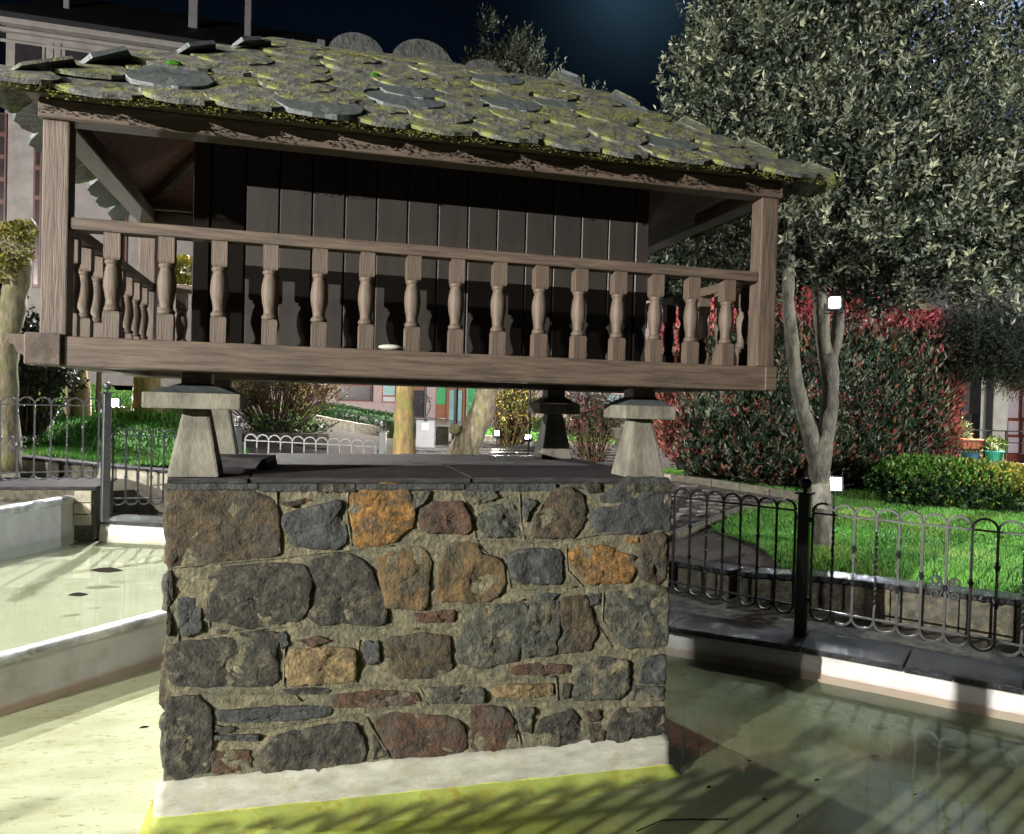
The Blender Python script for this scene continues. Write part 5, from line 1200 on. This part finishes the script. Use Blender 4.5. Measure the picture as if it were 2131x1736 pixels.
# long shop building in the middle
z0=.4; m_pink=mat('pink_wall',(.62,.50,.50),(.52,.42,.42),rough=.85,bump=.2)
t,a,u,Lf,rz=facade('shop_building','pinkish shop building with green blinds and a brown wooden door beyond the far trees','building',560,1420,900,27,25,z0,5.2,m_pink)
brown=mat('door_wood',(.38,.15,.06),(.26,.10,.05),rough=.5,bump=.2); green=mat('green_blind',(.10,.52,.22),(.08,.44,.18),rough=.8,bump=.1); aqua=mat('aqua_glass',(.35,.60,.60),(.25,.48,.50),rough=.3,bump=0); slatm=mat('grey_shutter',(.22,.21,.26),(.17,.16,.20),rough=.6,bump=.1); paper=mat('paper',(.75,.76,.80),(.68,.70,.74),rough=.8,bump=0)
def fw(nm,lab,p0,v0,p1,v1,m,inner=None,pm=None):
    f=rectf(t,a,u,z0,p0,v0,p1,v1,nm,m,-.06,-.002)
    if inner:
        for q in inner: rectf(t,a,u,z0,*q[:4],q[5] if len(q)>5 else 'pane',q[4],-.09,-.061,parent=f)
    return f
fw('window','',700,800,775,836,redwood,[(703,803,772,833,dark_m)])
fw('window','',796,800,826,838,brown,[(799,803,823,823,aqua),(799,826,823,836,paper)])
fw('door','',858,800,884,890,brown,[(861,812,882,880,dark_m)])
fw('window','',908,800,930,893,brown,[(910,803,928,842,green,'blind'),(911,846,928,866,brown),(911,870,928,890,paper,'paper')])
fw('door','',932,806,966,910,brown,[(937,812,961,885,aqua),(945,826,953,846,mat('poster_y',(.75,.62,.1),rough=.7,bump=0),'poster'),(938,890,947,906,redwood,'door_panel'),(950,890,960,906,redwood,'door_panel')])
fw('window','',974,800,1010,884,green,[(976,802,1008,880,green,'blind')])
for v_ in range(803,868,4): rectf(t,a,u,z0,1185,v_,1236,v_+3,'slat',slatm,-.05,-.02)
rectf(t,a,u,z0,1183,800,1238,870,'shutter',slatm,-.02,-.001)
f=fw('window','',1242,820,1290,872,pale,[(1244,822,1288,870,aqua)])
for k in range(6): rectf(t,a,u,z0,1246,836+k*6,1286-(k*7%18),838+k*6,'printed_line',slatm,-.097,-.091,parent=f)
rectf(t,a,u,z0,690,795,1290,800,'lintel',pale,-.09,-.002)
# dark building at the right with white doorway
z0=.7; t,a,u,Lf,rz=facade('dark_house','dark lilac house with a small barred window and white doorway, right edge','building',1880,2260,900,17.5,15.0,z0,6.5,mat('lilac_wall',(.16,.145,.17),(.11,.10,.12),scale=1.5,rough=.9,bump=.3,c3=(.09,.08,.09),thr=.55))
rectf(t,a,u,z0,2055,700,2095,975,'white_pier',white_m,-.25,-.002); rectf(t,a,u,z0,2067,700,2071,972,'downpipe',iron_m,-.30,-.252)
for (p0,p1) in ((2097,2125),(2127,2155)):
    f=rectf(t,a,u,z0,p0,790,p1,960,'door',redwood,-.06,-.002)
    for (v0,v1) in ((815,870),(876,905),(910,945)): rectf(t,a,u,z0,p0+4,v0,p1-4,v1,'pane',mat('curtain_glass',(.50,.44,.50),(.42,.37,.43),rough=.4,bump=0),-.08,-.061,parent=f)
f=rectf(t,a,u,z0,1992,722,2016,792,'window',mat('win_dark',(.05,.05,.055),bump=0),-.03,-.002)
for k in range(3):
    for j in range(2): rectf(t,a,u,z0,1994+j*12,725+k*23,2003+j*12,744+k*23,'pane',dark_m,-.045,-.031,parent=f)
rectf(t,a,u,z0,1985,860,2045,960,'shed_door',mat('old_boards',(.08,.07,.07),bump=.3,stretch=(8,8,1)),-.05,-.002)
for k in range(6): rectf(t,a,u,z0,1987+k*9.6,862,1995+k*9.6,958,'board',mat('old_boards',(.08,.07,.07)),-.07,-.051)
# rubble wall
p0=atd(1868,1010,14.5); p1=atd(2180,1040,13.2); t=thing('rubble_wall','pale rubble stone terrace wall under the flower pots','stone wall',(p0.x,p0.y,.6)); uu_=(Vector((p1.x,p1.y,0))-Vector((p0.x,p0.y,0))); L_=uu_.length; t.rotation_euler[2]=math.atan2(uu_.y,uu_.x)
rubm=[mat('rub%s'%n_,c,rough=.9,bump=.6) for n_,c in (('a',(.34,.32,.32)),('b',(.24,.22,.22)),('c',(.42,.38,.34)),('d',(.28,.22,.18)))]
MB().box(0,L_,.05,.5,-.4,.34).build('wall_core',mortar_m,t)
z=-.35; rgx=random.Random(9)
while z<.30:
    hh=rgx.uniform(.09,.15); x=0
    while x<L_-.05:
        ww=min(rgx.uniform(.12,.36),L_-x); 
        MB().box(x+.008,x+ww-.008,rgx.uniform(.0,.02),.06,z+.006,min(z+hh-.006,.36)).build('stone',rgx.choice(rubm),t,bev=.012); x+=ww
    z+=hh
def pot(label,u,v,d,r,hh,m,plant=None,seed=0):
    p=atd(u,v,d); t=thing('flower_pot',label,'flower pot',tuple(p)); MB().lathe([(r*.7,0),(r*.95,hh*.9),(r*1.08,hh*.9),(r*1.08,hh),(r*.9,hh),(r*.85,hh*.85)],18).build('pot',m,t,smooth=True)
    if plant:
        P_,d_=blobs_points([((0,0,hh+plant*.5),(r*1.2,r*1.2,plant*.6))],300,rg_,.4); V1,F1=leaves(P_,d_+rdir(300,rg_)*.6,.06,.03,rng=rg_); ob('plant',npmesh('plant',V1,F1,[leaf_pale,leaf_lime],rg_.choice(2,len(F1))),t)
blue=mat('blue_glaze',(.10,.25,.62),(.08,.2,.5),rough=.35,bump=0); lblue=mat('light_blue_glaze',(.12,.55,.75),(.1,.45,.62),rough=.35,bump=0); terra=mat('terracotta',(.50,.17,.10),(.4,.13,.08),rough=.8,bump=.2)
pot('dark blue flower pot on the terrace wall at right',2034-20+4,963,13.6,.17,.2,blue,.15); pot('small terracotta pot between the two blue pots',2048,965,13.5,.09,.13,terra); pot('light blue flower pot by the white pier',2068,965,13.3,.15,.22,lblue,.22)
pt=atd(2018,955,13.55)
p=atd(1992,965,13.75); t=thing('olive_shrub','small grey leafy potted shrub beside the terracotta window box','shrub',tuple(p)); P_,d_=blobs_points([((0,0,.55),(.22,.2,.26))],900,rg_,.3); V1,F1=leaves(P_,d_+rdir(900,rg_)*.5+np.array([0,0,.5]),.07,.018,rng=rg_); ob('foliage',npmesh('foliage',V1,F1,[leaf_pale]),t); MB().tube([(0,0,-.05),(.02,0,.2),(0,0,.5)],[.02,.018,.01],6).build('stem',twig_m,t)
p=atd(2018,934,13.5); t=thing('window_box','terracotta window box hung on the black terrace railing','planter',tuple(p),-.26); MB().hexa([(-.20,-.08,0),(.20,-.08,0),(.20,.08,0),(-.20,.08,0)],[(-.24,-.1,.17),(.24,-.1,.17),(.24,.1,.17),(-.24,.1,.17)]).build('trough',terra,t,bev=.01)
for k in range(5): MB().box(-.17+k*.075,-.13+k*.075,-.105,-.085,.05,.12).build('moulding',terra,t)
p=atd(1990,970,13.4); t=thing('terrace_railing','thin black metal railing in front of the flower pots','railing',tuple(p),-.32)
for zz in (.02,.24,.42,.62): MB().box(0,1.2,-.01,.01,zz,zz+.018).build('rail',ironb_m,t)
for x in (0,.45,.8,1.18): MB().box(x,x+.018,-.012,.012,-.05,.64).build('upright',ironb_m,t)
# cabinet, urn, wrought iron, thin pole, planter
p=atd(884,937,16); t=thing('utility_cabinet','pale grey utility cabinet with a notice taped on, beside the yellow trunk','cabinet',(p.x,p.y,p.z),-.2); MB().box(-.19,.19,-.0,.3,0,.62).build('body',mat('cab_m',(.50,.50,.53),(.42,.42,.46),rough=.6,bump=.1),t,bev=.01); MB().box(-.2,.2,-.012,.31,.621,.645).build('lid',iron_m,t); MB().box(-.08,.07,-.012,-.002,.42,.56).build('notice',paper,t)
p=atd(919,937,17); t=thing('stone_box','dark stone box beside the grey utility cabinet','planter',tuple(p),-.2); MB().box(-.14,.14,0,.3,0,.5).build('body',blockd_m,t,bev=.02); MB().box(-.15,.15,-.01,.31,.501,.52).build('rim',blockd_m,t)
p=atd(884,872,15.9); t=thing('iron_bracket','dark curled wrought iron sign bracket rising behind the utility cabinet','bracket',tuple(p)); MB().tube([(0,0,-.05),(0,0,.75)],.02,8).build('pole',ironb_m,t)
for sx in (-1,1):
    MB().tube([(sx*(.02+.09*math.sin(i/5*3.14)),0,.05+i*.09) for i in range(6)],.01,6).build('scroll',ironb_m,t)
    MB().tube([(sx*(.08+.05*math.cos(i*.8)),0,.40+.05*math.sin(i*.8)) for i in range(8)],.008,6).build('scroll',ironb_m,t)
p=atd(1102,943,7.9); q=atd(1104,800,7.9); t=thing('thin_pole','thin black pole standing behind the pedestal','pole',tuple(p)); MB().tube([(-.04,0,-.55),(0,0,.25),tuple(q-p+Vector((0,0,.0)))],[.010,.009,.008],8).build('rod',ironb_m,t); MB().tube([(-.002,0,.24),(.002,0,.30)],.016,8).build('collar',ironb_m,t)
p=atd(1290,928,15); t=thing('stone_urn','grey stone urn on a pedestal left of the front right staddle stone','urn',(p.x,p.y,p.z-.05)); MB().sq_lathe([(.16,0),(.16,.06),(.10,.08)]).build('base',concrete_m,t); MB().lathe([(.07,.08),(.05,.12),(.10,.16),(.17,.22),(.19,.34),(.21,.36),(.21,.40),(.16,.40)],20).build('bowl',concrete_m,t,smooth=True)
p=atd(590,910,13.6); t=thing('slate_planter','long low dark slate planter edge under the brown shrub','planter',(p.x,p.y,h(p.x,p.y)),.1); 
for i in range(7): MB().box(-.75+i*.22,-.75+i*.22+.21,0,.2,-.1,.16).build('slab',blockd_m,t,bev=.008)
p=atd(250,885,12.4); t=thing('low_planter_wall','low dark planter wall beside the lit square floodlight','low wall',(p.x,p.y,h(p.x,p.y)),.25)
for i in range(4): MB().box(-.25+i*.3,-.25+i*.3+.29,0,.15,-.1,.22).build('stone_block',blockd_m,t,bev=.008)
# ------------------------------------------------------------------ lamps
lampface=emis('lamp_face',(1,.97,.92),40)
def alamp(name,kind,parent,loc,energy,color,target=None,size=.1,spot=None,blend=.3):
    l=bpy.data.lights.new(name,kind); l.energy=energy; l.color=color
    if kind in('SPOT','POINT'): l.shadow_soft_size=size
    if kind=='SPOT': l.spot_size=spot; l.spot_blend=blend
    if kind=='AREA': l.size=size
    o=bpy.data.objects.new(name,l); COL.objects.link(o); o.parent=parent; o.location=loc
    if target is not None: o.rotation_euler=Vector(target).to_track_quat('-Z','Y').to_euler()
    return o
def flood(label,u,v,d,aim,energy,color,sz=.13,strength=40,stake=True,spot=R(150)):
    p=atd(u,v,d); g0=h(p.x,p.y); t=thing('floodlight',label,'floodlight',tuple(p)); aim=Vector(aim).normalized(); q=aim.to_track_quat('-Y','Z'); 
    b=MB().box(-sz/2-.018,sz/2+.018,0.0,.06,-sz/2-.018,sz/2+.018).build('housing',ironb_m,t,bev=.008,bseg=2); b.rotation_euler=q.to_euler()
    em=emis('lamp_face',(1,.98,.95),strength); f=MB().box(-sz*.46,sz*.46,-.02,-.001,-sz*.46,sz*.46).build('lens',em,t,bev=.0095,bseg=3); f.rotation_euler=q.to_euler()
    yk=MB(); yk.tube([(-sz/2-.03,.03,0),(-sz/2-.03,.03,-sz/2-.04),(sz/2+.03,.03,-sz/2-.04),(sz/2+.03,.03,0)],.006,6); yk.build('bracket',ironb_m,t).rotation_euler=q.to_euler()
    if stake: MB().tube([(0,0,g0-p.z-.05),(0,0,-sz/2)],.012,8).build('stake',ironb_m,t)
    alamp('lamp','SPOT',t,aim*.03,energy,color,aim,.06,spot,.5); return t
K={'flR':170,'flT':60,'A':8500,'B':560,'C':27000,'D':4500,'E':7500,'F':21000,'G':9000,'H':5200,'I':9000,'fl':260}
W_=(1,.97,.93); Cc=(.88,.94,1)
pR=atd(1737,1007,8.6); flood('bright square floodlight on the lawn just right of the forked trunk',1737,1007,8.6,(-pR.x*.9+2,-pR.y,1.3),K['flR'],Cc,.145,60)
flood('small bright lamp seen in the fork of the tree limbs',1737,630,7.0,(-.6,-.8,.05),K['flT'],Cc,.10,60,stake=False)
flood('square floodlight on the left lawn between the grey post and the broad trunk',239,838,12.6,(.1,-1,.15),K['fl'],W_,.12,25)
flood('small floodlight at the far left behind the fence arches',46,848,11.5,(.2,-1,.3),K['fl']*.3,W_,.09,10)
flood('left of two small floodlights at the yellow-green shrub',1034,902,16.6,(-.1,-1,.35),K['fl']*.6,(1,.9,.7),.11,20)
flood('right of two small floodlights, beside the thin black pole',1099,910,16.2,(-.3,-.6,.8),K['fl'],(1,.9,.7),.12,30)
# uplights for the red hedge and pink shrub come from these same floods
def street(label,x,y,zh,energy,color,target,size=.12,spot=R(100),pole=True,zg=None,strength=20):
    zg=h(x,y) if zg is None else zg
    t=thing('street_lamp',label,'street lamp',(x,y,zg)); H_=zh-zg
    if pole:
        MB().lathe([(.09,0),(.09,.3),(.05,.35),(.04,H_-.1),(.03,H_+.04)],12).build('pole',ironb_m,t,smooth=False)
    d=(Vector(target)-Vector((x,y,zh))).normalized(); off=Vector((d.x,d.y,0)).normalized()*.14
    MB().box(-.14,.14,-.14,.14,.05,.11).build('lamp_hood',ironb_m,t,(off.x,off.y,H_),bev=.02)
    MB().box(-.09,.09,-.09,.09,.035,.049).build('lens',emis('lamp_face',color,strength),t,(off.x,off.y,H_))
    alamp('lamp','SPOT',t,(off.x,off.y,H_),energy,color,d,size,spot,.3); return t
# A: tall lamp behind the granary, B: left behind the camera, C: far behind, D: behind the big tree, E: right behind the camera
dA=onz(418,1400,0); dA=Vector((dA.x,dA.y,0)).normalized()
street('tall street lamp hidden behind the granary and its staddle stones',dA.x*15.5,dA.y*15.5,6.4,K['A'],(1,.98,.94),(-3.0,6.5,0),.10,R(58))
street('street lamp on the bank left of the photographer',-4.0,-.5,4.45,K['B'],(1,.93,.80),(.1,4.0,2.0),.05,R(56),zg=.45)
street('distant street lamp far behind the photographer on the left',-12,-4.8,3.95,K['C'],(1,.965,.89),(1.6,3,.8),.03,R(60),zg=.1)
pD=atd(2030,20,15); street('tall street lamp glaring through the crown of the big evergreen',pD.x,pD.y,pD.z,K['D'],(.8,.9,1),(4,5,0),.25,R(130),strength=60)
street('street lamp behind the photographer lighting the big evergreen',10.0,-2.5,3.0,K['E'],(1,.97,.90),(7.9,10,3.0),.25,R(62),zg=.1)
street('warm street lamp beyond the right edge, beside the dark house',13.4,9.9,4.4,K['G'],(1,.85,.5),(9.6,9.6,.4),.12,R(62),strength=15)
street('street lamp beyond the left edge above the basins',-8.5,5.6,6.6,K['H'],(1,.98,.93),(.3,4.4,1.5),.08,R(95),zg=.2)
pI=atd(960,420,18.5); street('added lamp hidden behind the granary cabin, brightening the ground under the granary',pI.x,pI.y,pI.z,K['I'],(1,.97,.92),(pI.x,pI.y+.3,.8),.12,R(104),strength=15)  # added to brighten the ground beyond the granary; the cabin hides it
street('added unseen lamp brightening the pale stone building, outside the left edge',-13.5,13,5.5,K['F'],(1,.93,.88),(-7,26,8.5),.2,R(120),strength=15)  # added lamp that brightens the facade; itself out of view
# ------------------------------------------------------------------ leaves and twigs in the water
leafd=mat('dead_leaf',(.022,.018,.012),(.012,.010,.008),rough=.95,bump=0,spec=.05)
def dead(label,u,v,z,ln,rz,nm='fallen_leaf'):
    p=onz(u,v,z); mb=MB(); n=7; vs=[(0,0,.002)]
    P_=[(-ln/2,0),(-ln*.3,ln*.09),(0,ln*.13),(ln*.28,ln*.07),(ln/2,0),(ln*.2,-ln*.10),(-ln*.1,-ln*.12),(-ln*.35,-ln*.07)]
    mb.add([(x,y,.001+.004*math.sin(i)) for i,(x,y) in enumerate(P_)]+[(x,y,.004+.004*math.sin(i)) for i,(x,y) in enumerate(P_)],[tuple(range(7,-1,-1)),tuple(range(8,16))]+[(i,(i+1)%8,8+(i+1)%8,8+i) for i in range(8)])
    o=mb.build(nm,leafd,None,(p.x,p.y,z+.002)); o.rotation_euler[2]=rz; return tag(o,label,'leaf')
dead('larger dark dead leaf floating in the middle basin',222,1188,.272,.26,-.15).scale=(1,2.2,1.5); dead('smaller dark dead leaf floating nearer in the middle basin',163,1239,.272,.13,.2).scale=(1,2.2,1.5)
dead('dark slip of leaf on the cream pool floor left of the plinth',300,1515,-.04,.05,.4)
for i,(u_,v_) in enumerate([(1065,1655),(1270,1600),(1342,1632),(1560,1585),(1590,1665),(1475,1640),(1660,1700),(1205,1610),(1820,1575),(1905,1655),(1700,1625)]):
    o=dead('one of the tiny dark flecks on the green pool floor right of the plinth',u_,v_,-.045,random.uniform(.02,.045),random.random()*3); o['group']='tiny flecks on the pool floor'
p=onz(1430,1705,-.04); q=onz(1325,1732,-.04); r_=onz(1515,1708,-.04)
mb=MB(); mb.tube([tuple(Vector((0,0,.004))),tuple((p-q)*.5+Vector((.01,.03,.006))),tuple(p-q),tuple(r_-q+Vector((0,0,.004)))],.0028,6); o=mb.build('twig',leafd,None,(q.x,q.y,-.04)); tag(o,'thin curved dark twig lying on the pool floor at the bottom of the picture','twig')
